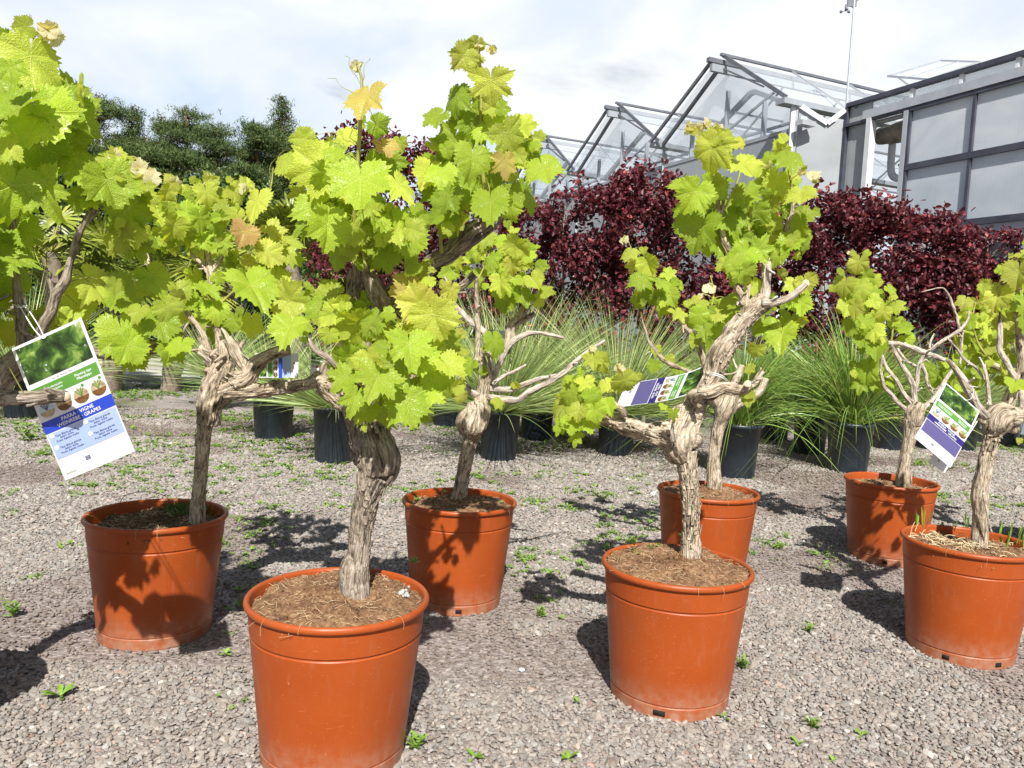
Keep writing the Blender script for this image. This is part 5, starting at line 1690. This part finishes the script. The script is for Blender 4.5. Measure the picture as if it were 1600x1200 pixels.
v.flakes([(1050, 688, 22), (1000, 672, 17), (950, 658, 12)], 30, 18, .04)
v.stem([(1120, 320, -.02), (1115, 270, -.03), (1108, 235, -.03), (1112, 205, -.03)], 3.5, 1.5); v.stem([(1240, 320, .02), (1235, 280, 0), (1225, 245, 0)], 3, 1.5); v.stem([(1130, 330), (1150, 290), (1158, 262)], 2.5, 1.5); v.stem([(1175, 390), (1170, 340), (1190, 290), (1205, 260)], 3, 1.5)
v.stem([(925, 655), (910, 630), (905, 600), (930, 575)], 3, 1.5); v.stem([(945, 655), (960, 620), (970, 595)], 3, 1.5)
for q in [(1116, 229, 94, -22, 'Y', -.10), (1126, 222, 66, 40, 'Y', -.05), (1157, 258, 86, 14, 'Y', -.09), (1086, 300, 98, -28, 'g', -.10), (1070, 292, 64, -70, 'g', -.07), (1112, 290, 80, -8, 'g', -.06), (1096, 355, 108, -16, 'g', -.05),
          (1140, 340, 92, 10, 'G', .0), (1150, 368, 88, 20, 'G', .02), (1166, 300, 80, 5, 'g', -.02), (1180, 330, 70, -10, 'G', .0), (1120, 378, 70, -10, 'G', .02), (1165, 395, 70, -30, 'g', -.03), (1185, 392, 66, 150, 'g', -.02),
          (1232, 248, 74, 0, 'g', -.06), (1218, 236, 46, 170, 'y', -.03), (1212, 280, 62, -22, 'y', -.02), (1252, 304, 64, 4, 'Y', -.06), (1205, 320, 60, 5, 'y', 0), (1252, 348, 56, 0, 'g', -.02), (1236, 378, 60, -25, 'g', -.02), (1258, 382, 48, 10, 'g', -.02),
          (1218, 398, 54, -40, 'g', -.02), (1240, 372, 40, 30, 'y', -.04), (1205, 345, 56, -10, 'y', .02), (1190, 265, 44, -30, 'y', .02), (1180, 350, 60, 0, 'G', .03), (1225, 330, 50, 20, 'G', .04),
          (1148, 408, 52, -18, 'g', -.08), (1160, 424, 54, 18, 'g', -.09), (1134, 412, 40, -50, 'y', -.05), (1176, 445, 46, 5, 'y', .02), (1240, 445, 60, -12, 'Y', .02), (1258, 440, 52, 24, 'Y', .02), (1250, 472, 64, 6, 'g', .03),
          (1222, 520, 84, 0, 'g', .02), (1195, 470, 60, -10, 'G', .06), (1182, 545, 44, -10, 'y', -.04), (1172, 575, 34, 10, 'y', -.05), (1140, 480, 66, 100, 'g', .03), (1168, 620, 36, 0, 'y', -.02), (1190, 505, 56, -30, 'G', .05), (1150, 500, 50, -40, 'g', .06),
          (976, 594, 56, 22, 'Y', -.10), (966, 600, 42, 120, 'y', -.06), (928, 560, 52, 8, 'Y', -.04), (940, 565, 44, 40, 'y', -.03), (895, 612, 54, -20, 'g', -.05), (915, 598, 50, 10, 'y', -.05), (880, 635, 54, -25, 'y', -.03), (892, 660, 54, -5, 'g', -.06),
          (876, 665, 46, -30, 'g', -.04), (900, 682, 40, -10, 'g', -.04), (925, 618, 52, 15, 'g', -.08), (930, 642, 50, 12, 'g', -.09), (950, 632, 44, 20, 'g', -.08), (905, 640, 50, -5, 'y', -.08), (948, 600, 44, 20, 'y', -.05), (920, 660, 44, 0, 'g', -.06), (1052, 645, 34, 0, 'g', -.10),
          (1036, 635, 20, -30, 'g', -.06), (890, 600, 40, -50, 'y', 0)]:
    v.leaf(*q)
v.fill(1120, 330, 50, 60, 9, 72, 'gG', (.02, .18)); v.fill(1215, 320, 48, 70, 15, 52, 'gyG', (.02, .18)); v.fill(915, 630, 42, 40, 14, 44, 'gyG', (0, .16)); v.fill(1225, 500, 25, 35, 4, 55, 'G', (.05, .15))
v.bud(1086, 198, 28); v.bud(1104, 190, 20); v.bud(1122, 200, 26); v.bud(1270, 272, 24); v.bud(1196, 250, 22); v.bud(968, 574, 28); v.bud(926, 545, 18); v.bud(1072, 195, 26); v.bud(1256, 262, 22)
pot_weeds(v, [(1022, 858, .8), (986, 848, .8)], .03)
v.hole(-110, .03)
mb = MB(); p0 = PG(990, 870, .362); thin_tube(mb, [p0, p0 + [0, 0, .05]], .001, .001, 4, 1)
for k in range(4): weed_leaf(mb, p0 + [0, 0, .015 * k], (math.cos(k * 2.2), math.sin(k * 2.2) * .3 - .3, .6), .026, .016, .4)
mb.build('seedling', M_WEED, v.root)
v.done(M_BARK)

# ---------------- E: behind D
v = Vine('E', *PC['E'], 'small vine in the orange pot directly behind the twisted vine', 3.08, .345, seed=6)
v.limb([(1116, 752, 14), (1115, 715, 11), (1118, 680, 11), (1124, 655, 15), (1132, 630, 18), (1140, 610, 14)], base=True, nr=60, amp=.16, lump=.2, fz=4)
v.limb([(1128, 640, 12), (1108, 600, 8), (1098, 560, 6), (1090, 535, 6), (1075, 515, 6), (1060, 500, 4.5)], nr=24, amp=.15)
v.limb([(1100, 590, 5), (1060, 575, 4), (1035, 560, 4.5), (1018, 540, 4), (1008, 515, 2.5), (1002, 495, 2)], nr=16, amp=.15)
v.limb([(1140, 615, 10), (1150, 590, 8), (1160, 570, 6)], nr=24)
v.limb([(1132, 640, 12), (1160, 625, 9), (1185, 610, 8), (1196, 590, 6)], nr=24)
v.stem([(1062, 502), (1040, 470), (1010, 440), (992, 405), (985, 385)], 2.5, 1.2); v.stem([(1090, 535), (1105, 500), (1115, 460), (1110, 430)], 2.5, 1.2)
for q in [(984, 395, 44, -8, 'Y', -.05), (1012, 410, 48, 20, 'y', -.05), (1002, 436, 52, -10, 'g', -.06), (1030, 440, 56, 10, 'g', -.05), (1022, 462, 46, -10, 'g', -.04), (1046, 462, 46, 30, 'g', -.03), (1058, 490, 46, 10, 'y', -.03), (1036, 480, 40, -20, 'g', 0),
          (1092, 492, 48, 0, 'g', -.04), (1100, 516, 50, 10, 'g', -.04), (1086, 530, 40, -20, 'y', -.02), (1120, 490, 50, 30, 'y', -.03), (1126, 516, 44, 10, 'g', 0), (1110, 540, 40, 0, 'g', 0), (1140, 470, 56, 30, 'g', 0), (1108, 452, 34, 170, 'p', 0),
          (1024, 545, 30, 0, 'y', 0), (1046, 560, 34, 20, 'y', 0), (1060, 575, 34, 0, 'G', 0), (1022, 570, 34, -10, 'G', 0), (990, 412, 40, -20, 'Y', 0), (1150, 500, 46, 10, 'y', .02), (1075, 480, 36, 40, 'y', 0), (1130, 545, 36, 0, 'G', .02)]:
    v.leaf(*q)
v.fill(1025, 450, 35, 30, 10, 40, 'gyG', (.02, .2)); v.fill(1110, 505, 38, 35, 14, 40, 'gyG', (.02, .2))
v.bud(975, 372, 18); v.bud(1090, 462, 20)
pot_weeds(v, [(1100, 780, .6), (1125, 762, .9), (1064, 838, .4)], .024)
v.done()

# ---------------- F: back right
v = Vine('F', *PC['F'], 'vine with many pale bare canes in the shadow dappled orange pot at the right', 3.52, .335, seed=7)
v.limb([(1412, 752, 14), (1414, 725, 10.5), (1419, 700, 11), (1424, 675, 13), (1426, 655, 17)], base=True, nr=50, amp=.12, lump=.12, fz=4)
v.limb([(1424, 662, 12), (1426, 645, 17), (1435, 630, 14)], nr=44, amp=.2, lump=.4)
v.limb([(1436, 650, 6), (1415, 640, 6), (1395, 620, 5.5), (1380, 600, 5), (1376, 575, 4), (1378, 548, 3.5)], 'cane', nr=24, amp=.12)
v.limb([(1430, 635, 7), (1412, 615, 6), (1400, 595, 5.5), (1385, 575, 5), (1378, 555, 4)], 'cane', nr=24, amp=.12)
v.limb([(1430, 630, 8), (1425, 600, 8), (1412, 575, 6.5), (1400, 555, 6), (1392, 540, 5)], 'cane', nr=24, amp=.12)
v.limb([(1428, 630, 8), (1432, 600, 6), (1436, 575, 6), (1442, 558, 5), (1452, 552, 4)], 'cane', nr=24, amp=.12)
v.limb([(1462, 618, 5), (1452, 605, 5), (1446, 585, 5), (1440, 568, 4.5)], 'cane', nr=20, amp=.12)
v.limb([(1430, 572, 4), (1415, 562, 4), (1402, 545, 4)], 'cane', nr=16)
v.limb([(1388, 535, 5.5), (1410, 538, 6.5), (1435, 547, 7), (1458, 556, 7), (1475, 563, 6)], 'cane', nr=26, amp=.14)
v.limb([(1445, 552, 4), (1470, 535, 4.5), (1490, 522, 5), (1502, 515, 5), (1512, 500, 3), (1514, 486, 3)], 'cane', nr=20, amp=.12)
v.limb([(1500, 518, 4), (1496, 500, 3.5), (1490, 482, 3.5), (1484, 465, 3), (1476, 452, 2), (1466, 450, 1.5), (1440, 456, 1)], 'cane', nr=14)
v.limb([(1505, 515, 3), (1502, 540, 3.5), (1500, 570, 3)], 'cane', nr=14)
v.limb([(1452, 545, 3), (1455, 530, 3), (1460, 522, 3)], 'cane', nr=14)
v.limb([(1440, 640, 8), (1460, 620, 6), (1480, 590, 5), (1490, 575, 4)], 'cane', nr=20)
v.stem([(1388, 535), (1370, 510), (1345, 470), (1335, 430), (1338, 400)], 2.5, 1.2); v.stem([(1392, 538), (1395, 510), (1392, 470)], 2.2, 1.2)
for q in [(1342, 410, 46, -14, 'Y', -.05), (1320, 444, 48, -20, 'y', -.05), (1346, 448, 50, 5, 'y', -.06), (1336, 478, 54, 0, 'Y', -.07), (1322, 480, 44, -30, 'y', -.04), (1362, 470, 44, 20, 'y', -.03), (1352, 432, 40, 60, 'g', -.02),
          (1390, 452, 34, 20, 'g', -.04), (1400, 478, 40, 10, 'y', -.04), (1380, 488, 44, -10, 'Y', -.04), (1350, 502, 46, 0, 'g', -.04), (1366, 516, 46, 10, 'y', -.04), (1330, 508, 44, -20, 'g', -.02), (1368, 545, 50, 0, 'G', -.03), (1356, 578, 56, -5, 'G', 0),
          (1385, 592, 40, 20, 'G', .03), (1412, 512, 38, 30, 'g', -.02), (1400, 500, 36, -10, 'y', 0), (1345, 530, 40, -10, 'G', 0), (1372, 458, 34, -10, 'g', 0), (1345, 600, 44, -10, 'G', .02), (1335, 425, 34, 160, 'Y', 0), (1416, 530, 34, 30, 'g', 0)]:
    v.leaf(*q)
v.fill(1350, 480, 36, 45, 18, 38, 'gyG', (.02, .2)); v.fill(1395, 490, 25, 30, 9, 32, 'ygG', (.02, .15)); v.fill(1370, 570, 30, 40, 8, 40, 'G', (.02, .15))
v.bud(1330, 392, 16)
v.hole(-115)
v.done()

# ---------------- G: right
v = Vine('G', *PC['G'], 'knobbly vine in the sunlit orange pot cut by the right edge, straw on its soil', 2.48, .338, seed=8)
v.limb([(1530, 846, 15), (1531, 810, 14), (1532, 770, 15), (1540, 725, 13.5), (1548, 690, 14), (1550, 672, 16)], base=True, nr=64, amp=.07, lump=.14, fz=4)
v.limb([(1548, 682, 14), (1550, 665, 26), (1556, 652, 27), (1570, 648, 22), (1590, 648, 16)], nr=70, amp=.14, lump=.35, step=.004)
v.flakes([(1531, 840, 14), (1540, 725, 13), (1552, 665, 22)], 24, 18, .03); v.knob(1578, 660, 17, 6); v.knob(1545, 655, 18, 5)
v.limb([(1540, 650, 12, -.05), (1528, 635, 12, -.07), (1515, 610, 12, -.08), (1502, 590, 9, -.08), (1490, 572, 7, -.08), (1480, 562, 5, -.08)], 'cane', nr=36, amp=.16, lump=.2)
v.limb([(1570, 645, 11), (1580, 620, 11), (1590, 595, 9), (1596, 570, 8), (1592, 520, 7), (1590, 480, 6), (1592, 440, 5)], nr=34, amp=.15, lump=.15)
v.limb([(1600, 640, 9), (1590, 600, 8), (1578, 578, 7.5), (1568, 562, 8), (1562, 545, 7.5), (1562, 520, 7), (1564, 495, 5.5), (1565, 478, 4)], 'cane', nr=28, amp=.12)
v.limb([(1548, 640, 7, .02), (1545, 615, 5, .02), (1542, 590, 4.5, .02), (1536, 570, 3.5, .02), (1530, 558, 2.5, .02)], 'cane', nr=18)
v.limb([(1545, 600, 3.5, .04), (1525, 575, 4, .04), (1508, 562, 4, .04), (1495, 545, 3, .04), (1480, 528, 2, .04)], 'cane', nr=16)
v.limb([(1575, 650, 12), (1600, 645, 12), (1640, 620, 9), (1680, 590, 8)], nr=30, amp=.2)
v.limb([(1536, 770, 3, -.05), (1545, 815, 2.5, -.06), (1550, 832, 2, -.06)], 'cane', nr=10)
v.stem([(1590, 450), (1585, 420), (1592, 400)], 3, 1.5); v.stem([(1565, 480), (1560, 450), (1568, 425)], 2.5, 1.5)
for q in [(1592, 425, 62, -10, 'Y', -.05), (1560, 462, 66, -20, 'Y', .0), (1575, 440, 50, 120, 'y', .02), (1600, 470, 60, 0, 'g', -.02), (1570, 500, 50, 30, 'Y', .02), (1600, 520, 54, 0, 'g', .04), (1585, 600, 44, -20, 'g', -.02), (1590, 560, 46, 10, 'g', .03),
          (1610, 590, 50, 0, 'g', 0), (1545, 450, 50, -50, 'y', .03), (1592, 688, 18, 0, 'y', -.1), (1600, 400, 50, 10, 'Y', 0)]:
    v.leaf(*q)
v.fill(1590, 500, 30, 60, 10, 46, 'Yyg', (.04, .25)); v.fill(1640, 500, 40, 90, 18, 60, 'ygG', (-.1, .2)); v.fill(1585, 590, 25, 25, 6, 36, 'gy', (.03, .12))
v.hole(-78); v.hole(-133)
mb = MB()
for k in range(130):
    a = v.rg.uniform(0, 6.28); r_ = v.rg.uniform(.0, .175)
    p = np.array([v.c[0] + r_ * math.cos(a) - .02, v.c[1] + r_ * math.sin(a) * .9, v.soil_z + v.rg.uniform(.006, .016)])
    d = nrm(v.nrg.normal(0, 1, 3) * [1, 1, .25]); L = v.rg.uniform(.01, .045)
    thin_tube(mb, [p, p + d * L * .5 + [0, 0, .004], p + d * L], .0013, .0008, 4, 2)
for (px, py, h) in [(1422, 838, .05), (1430, 830, .03), (1440, 836, .02)]:
    p = PG(px, py, v.soil_z + .01); thin_tube(mb, [p, p + [.004, 0, h * .6], p + [.012, 0, h]], .0016, .0008, 4, 3)
mb.build('straw', M_STRAW, v.root)['kind'] = 'stuff'
mb = MB()
for (px, py, h, ln) in [(1442, 828, .07, .01), (1436, 826, .05, -.01), (1488, 832, .04, .01), (1506, 828, .06, -.01), (1512, 832, .05, .01), (1575, 858, .06, .03), (1590, 852, .07, .0), (1596, 850, .06, .02), (1566, 850, .03, -.05), (1470, 826, .03, 0), (1600, 858, .05, -.03), (1560, 838, .05, .01), (1580, 840, .05, -.01)]:
    for j in range(3):
        p = PG(px + v.rg.uniform(-4, 4), py, v.soil_z + .008)
        weed_leaf(mb, p, (ln * 10 + v.rg.gauss(0, .3), v.rg.gauss(0, .3), 2.5), h * v.rg.uniform(.7, 1.1), .006, .2)
mb.build('weed_grass', M_WEED, v.root)['kind'] = 'stuff'
v.done()

# ---------------- H: pot barely showing at the right edge with foliage behind F and G
v = Vine('H', *PC['H'], 'yellow leaved vine whose orange pot shows only a sliver at the right edge', 3.66, .335, seed=9)
v.limb([(1655, 735, 13), (1650, 690, 12), (1640, 650, 18), (1620, 620, 10), (1590, 590, 8), (1550, 570, 6)], base=True, nr=30, lump=.2)
v.limb([(1640, 650, 12), (1660, 600, 8), (1670, 540, 6)], nr=20)
v.stem([(1560, 575), (1530, 540), (1520, 500), (1525, 470)], 2.5, 1.2); v.stem([(1600, 600), (1585, 540), (1570, 500)], 2.5, 1.2)
for q in [(1530, 498, 44, 0, 'Y', 0), (1552, 478, 40, 20, 'Y', 0), (1508, 470, 36, -20, 'Y', 0), (1545, 520, 46, -10, 'y', 0), (1520, 535, 42, 10, 'g', 0), (1560, 540, 44, 10, 'y', 0), (1490, 590, 36, 0, 'g', 0), (1500, 560, 36, 20, 'g', 0), (1480, 575, 40, -10, 'G', 0), (1466, 590, 44, -30, 'G', 0)]:
    v.leaf(*q)
v.fill(1545, 520, 50, 55, 38, 38, 'Yyg', (-.05, .2)); v.fill(1490, 590, 45, 35, 26, 34, 'gyG', (-.02, .25)); v.fill(1660, 540, 50, 80, 24, 44, 'yg', (-.1, .2))
v.done()

# ================================================================== PRICE CARDS
def flat(name, col, rough=.35):
    m, nt = mat(name)
    finish(nt, prin(nt, col, rough, Specular_IOR_Level=.5))
    return m
M_CARD = simple_mat('white_card', (.68, .69, .72), .28, .03, 20)
M_GREENB = flat('printed_green', (.10, .28, .045)); M_INK = flat('printed_ink', (.05, .06, .09)); M_WINK = flat('printed_white', (.80, .82, .84))
M_EUNAVY = flat('printed_navy', (.045, .045, .16))
M_SKIN = flat('printed_blue_white', (.45, .60, .72)); M_POTB = simple_mat('printed_brown', (.16, .075, .025), .35, .5, 160); M_POTL = simple_mat('printed_tan', (.42, .34, .20), .35, .4, 160)
def photo_mat():
    m, nt = mat('printed_vine_photo')
    uv = attr(nt, 'puv')
    n = noise(nt, uv, 9, 6, .65, .6)
    n2 = nd(nt, 'ShaderNodeTexVoronoi', i_Scale=9.0); nt.links.new(uv, n2.inputs['Vector'])
    c = ramp(nt, mth(nt, 'ADD', mth(nt, 'MULTIPLY', n, .8), mth(nt, 'MULTIPLY', n2.outputs['Distance'], .25)), [(.40, (.010, .022, .008)), (.52, (.03, .075, .015)), (.60, (.10, .20, .03)), (.70, (.34, .44, .12))])
    w = maprange(nt, noise(nt, mapping(nt, uv, (1, 1, 1), (3, 7, 0)), 7, 4, .7), .66, .70, 0, .8)
    c = mixc(nt, w, c, (.70, .72, .80))
    finish(nt, prin(nt, c, .25, Specular_IOR_Level=.5))
    return m
M_PHOTO = photo_mat()

def text_mesh(body, size):
    cu = bpy.data.curves.new('writing', 'FONT')
    cu.body = body; cu.size = size; cu.align_x = 'CENTER'; cu.align_y = 'CENTER'
    cu.resolution_u = 2
    cu.offset = size * .012
    o = bpy.data.objects.new('writing', cu)
    me = bpy.data.meshes.new_from_object(o)
    V = np.array([v_.co[:] for v_ in me.vertices]); F = [list(p_.vertices) for p_ in me.polygons]
    bpy.data.objects.remove(o); bpy.data.meshes.remove(me); bpy.data.curves.remove(cu)
    return V, F

def card(label, fmap, band, title, panel, detail=2, tie=None, aspect=.53, cat='price card', photo_h=.27, loc=None):
    """fmap(u,v,h) -> world; u 0..1 across, v 0..1 down, h height above the front"""
    root = empty('price_card', fmap(.5, .5, 0), label, cat, None)
    def grid(u0, u1, v0, v1, h, n=12, both=False, mb=None, m=6):
        mb = mb or MB()
        U, V_ = np.meshgrid(np.linspace(u0, u1, m + 1), np.linspace(v0, v1, n + 1), indexing='ij')
        p = np.array([fmap(a, b, h) for a, b in zip(U.ravel(), V_.ravel())])
        idx = np.arange(U.size).reshape(U.shape)
        F = np.stack([idx[:-1, :-1], idx[:-1, 1:], idx[1:, 1:], idx[1:, :-1]], -1).reshape(-1, 4)
        puv = np.stack([U.ravel() * aspect, V_.ravel(), 0 * U.ravel()], -1)
        mb.add(p, F, puv=puv)
        return mb
    th = .0007
    mb = MB()
    n, m = 16, 6
    U, V_ = np.meshgrid(np.linspace(0, 1, m + 1), np.linspace(0, 1, n + 1), indexing='ij')
    p0 = np.array([fmap(a, b, 0) for a, b in zip(U.ravel(), V_.ravel())]); p1 = np.array([fmap(a, b, -th) for a, b in zip(U.ravel(), V_.ravel())])
    idx = np.arange(U.size).reshape(U.shape); k = U.size
    F0 = np.stack([idx[:-1, :-1], idx[:-1, 1:], idx[1:, 1:], idx[1:, :-1]], -1).reshape(-1, 4)
    per = np.concatenate([idx[:, 0], idx[-1, 1:], idx[-2::-1, -1], idx[0, -2:0:-1]])
    pn = np.roll(per, -1)
    mb.add(np.vstack([p0, p1]), [F0, F0[:, ::-1] + k, np.stack([per, pn, pn + k, per + k], -1)])
    mb.build('sheet', M_CARD, root, False)
    h1, h2, h3 = .0004, .0008, .0012
    grid(.04, .96, .018, photo_h, h1).build('photo_print', M_PHOTO, root, False)
    g0 = photo_h + .035; g1 = g0 + .085
    grid(.03, .97, g0, g1, h1).build('green_band', M_GREENB, root, False)
    t0 = g1 + .155; t1 = t0 + .088
    grid(.0, 1.0, t0, t1, h1).build('title_band', title, root, False)
    grid(.02, .98, t1 + .008, t1 + .20, h1).build('info_panel', panel, root, False)
    # planting pictures
    for i in range(4):
        cu_ = .14 + .245 * i; cv = g1 + .085
        mb = MB()
        a = np.linspace(0, 2 * np.pi, 20, endpoint=False)
        cc = [fmap(cu_ + .105 * math.cos(x), cv + .052 * math.sin(x), h1) for x in a]
        mb.add(cc, np.arange(20)[None])
        ob = mb.build('pot_picture', M_SKIN if i == 0 else M_POTL, root, False)
        mb = MB()
        a = np.linspace(.0, np.pi, 12)
        cc = [fmap(cu_ + .10 * math.cos(x), cv + .005 + .046 * math.sin(x), h2) for x in a]
        mb.add(cc, np.arange(12)[None])
        mb.build('pot_picture_soil', M_POTB if i else M_POTL, ob, False)
        mb = MB()
        for dx in (-.06, -.02, .03, .06):
            q = [fmap(cu_ - .004, cv + .0, h3), fmap(cu_ + .004, cv, h3), fmap(cu_ + dx + .006, cv - .066 + abs(dx) * .3, h3), fmap(cu_ + dx - .006, cv - .066 + abs(dx) * .3, h3)]
            mb.add(q, np.arange(4)[None])
        mb.build('pot_picture_plant', M_GREENB if i else M_INK, ob, False)
        mb = MB(); a = np.linspace(0, 2 * np.pi, 10, endpoint=False)
        mb.add([fmap(cu_ + .06 + .022 * math.cos(x), g1 + .022 + .0115 * math.sin(x), h1) for x in a], np.arange(10)[None]); mb.build('green_dot', M_GREENB, root, False)
    # writing
    W_h = 1.0 / aspect
    def write(body, u, v_, size, m, h=h2, name='writing'):
        V, F = text_mesh(body, size)
        if not len(V): return
        mb = MB()
        p = np.array([fmap(u + x / aspect, v_ - y, h) for x, y, z in V])
        byk = {}
        for f in F: byk.setdefault(len(f), []).append(f)
        mb.add(p, [np.array(x) for x in byk.values()])
        mb.build(name, m, root, False)
    gm_ = (g0 + g1) / 2
    if detail:
        write('PARRA · VIGNE\nWEINREBE · GRAPES', .5, (t0 + t1) / 2, .036, M_WINK)
        write('Consejos de plantación\nConseils de plantation', .27, gm_, .022, M_WINK)
        write('Planting tips\nPflanztipps', .76, gm_, .026, M_WINK)
    if detail > 1:
        for (u, vv) in ((.26, t1 + .055), (.74, t1 + .055), (.26, t1 + .145), (.74, t1 + .145)):
            write('Tipo: Blanca grande\nSabor: dulce\nFruto: Agosto medio', u, vv, .020, M_INK)
            mb = MB(); a = np.linspace(0, 2 * np.pi, 12, endpoint=False)
            mb.add([fmap(u - .19 + .032 * math.cos(x), vv - .03 + .016 * math.sin(x), h2) for x in a], np.arange(12)[None]); mb.build('white_dot', M_WINK, root, False)
        write('reg. n. 081 - Produced in Spain', .5, photo_h + .018, .012, M_INK)
        write('www.vine.eu', .12, .955, .014, M_GREENB)
    # square emblem with a ring
    eu, ev = .40, t1 + .27
    grid(eu - .032, eu + .032, ev - .014, ev + .014, h1, 2, m=2).build('emblem', M_EUNAVY if detail else M_INK, root, False)
    if detail:
        mb = MB(); a = np.linspace(0, 2 * np.pi, 17)
        for i in range(16):
            q = [fmap(eu + r_ * math.cos(x) / aspect, ev + r_ * math.sin(x), h2) for (r_, x) in ((.0075, a[i]), (.0100, a[i]), (.0100, a[i + 1]), (.0075, a[i + 1]))]
            mb.add(q, np.arange(4)[None])
        mb.build('emblem_ring', M_WINK, root, False)
    if tie is not None:
        mb = MB()
        for t_ in tie: thin_tube(mb, t_, .0012, .0012, 6, 5)
        mb.build('tie', M_WINK, root)
    return root

def bil(c00, c10, c01, c11, bend=0.0):
    """corners: top-left, top-right, bottom-left, bottom-right (world)"""
    c = [np.asarray(x, float) for x in (c00, c10, c01, c11)]
    n = nrm(np.cross(c[1] - c[0], c[2] - c[0]))
    if n @ (CAMV - c[0]) < 0: n = -n
    def f(u, v_, h):
        return (1 - u) * (1 - v_) * c[0] + u * (1 - v_) * c[1] + (1 - u) * v_ * c[2] + u * v_ * c[3] + n * (h + bend * math.sin(math.pi * v_) + bend * .5 * math.sin(math.pi * u))
    return f
Yc = 1.44
f = bil(P(18, 545, Yc - .02), P(127, 496, Yc), P(102, 751, Yc + .06), P(211, 705, Yc + .08), .004)
M_T1 = flat('printed_blue', (.02, .06, .50)); M_P1 = flat('printed_pale_blue', (.36, .47, .80))
card('large white and blue vine price card hanging tilted at the left edge', f, None, M_T1, M_P1, 2,
     [[f(.42, .012, .001), P(50, 510, Yc + .05), P(30, 478, Yc + .10), P(24, 478, Yc + .14)], [f(.46, .014, .001), P(58, 505, Yc + .05), P(40, 480, Yc + .10), P(26, 476, Yc + .14)],
      [P(22, 476, Yc + .10), P(30, 480, Yc + .08), P(42, 478, Yc + .10), P(38, 472, Yc + .18)], [f(.42, .012, .001), f(.46, .022, .003), f(.5, .012, .001)]])
# curled card on the twisted vine: path from trunk (top of the card) to the left
up = [P(1112, 567, 2.10), P(1068, 584, 2.14), P(1024, 592, 2.20), P(978, 599, 2.27)]
lo = [P(1096, 609, 2.10), P(1050, 624, 2.14), P(1007, 631, 2.20), P(962, 637, 2.27)]
upc, loc_ = catmull(up, 10), catmull(lo, 10)
def fcurl(u, v_, h):
    t = v_ * (len(upc) - 1); i = min(int(t), len(upc) - 2); g_ = t - i
    a = upc[i] * (1 - g_) + upc[i + 1] * g_; b = loc_[i] * (1 - g_) + loc_[i + 1] * g_
    return a * (1 - u) + b * u + nrm(CAMV - a) * h
M_T2 = flat('printed_violet', (.028, .022, .17)); M_P2 = flat('printed_mauve', (.10, .09, .24))
card('curled purple and white vine price card tied to the twisted trunk', fcurl, None, M_T2, M_P2, 1,
     [[P(1106, 585, 2.02), P(1116, 583, 1.99), P(1130, 588, 2.0), P(1140, 598, 2.06)], [P(1106, 588, 2.02), P(1116, 586, 1.99), P(1130, 591, 2.0), P(1140, 601, 2.06)]])
f = bil(P(1477, 597, 2.36), P(1531, 643, 2.38), P(1429, 684, 2.34), P(1485, 731, 2.36), .003)
card('purple and white vine price card hanging slanted beside the knobbly trunk', f, None, M_T2, M_P2, 1, [[P(1514, 609, 2.38), P(1520, 604, 2.355), P(1528, 605, 2.38)], [f(.6, .01, .001), P(1518, 622, 2.36), P(1522, 608, 2.36)]])
f = bil(P(1500, 625, 2.42), P(1532, 652, 2.43), P(1452, 722, 2.41), P(1476, 739, 2.42))
card('second price card mostly hidden behind the slanted purple one', f, None, M_T2, M_P2, 0)
f = bil(P(398, 552, 2.50), P(398, 590, 2.50), P(466, 552, 2.52), P(466, 590, 2.52))
card('price card on its side behind the knobbly head of the shaded left vine', f, None, M_T1, M_P1, 0)
f = bil(P(486, 548, 2.42), P(512, 552, 2.42), P(484, 596, 2.43), P(512, 600, 2.43))
card('small white price card showing left of the front vine between branches', f, None, M_CARD, M_CARD, 0)
f = bil(P(732, 528, 2.78), P(740, 512, 2.78), P(792, 530, 2.80), P(796, 518, 2.80))
card('pale blue price card lying level in the middle vine', f, None, M_T1, M_P1, 0)

# a few loose bits on the gravel
p = PG(815, 1051)
mb = MB(); mb.add(p + [0, 0, .008] + ICO_V * [.010, .007, .006], ICO_F)
tag(mb.build('white_stone', M_WHITEBAR, None, False), 'bright white chip lying on the gravel in the centre foreground', 'stone')
p = PG(1355, 1021)
mb = MB(); mb.add(p + [0, 0, .010] + ICO_V * [.022, .013, .005], ICO_F); mb.add(p + [.03, .004, .010] + ICO_V * [.012, .008, .005], ICO_F)
tag(mb.build('slate_chip', simple_mat('slate', (.13, .12, .13), .7, .2, 60), None, False), 'flat dark slate chip on the gravel left of the right edge pot', 'stone')
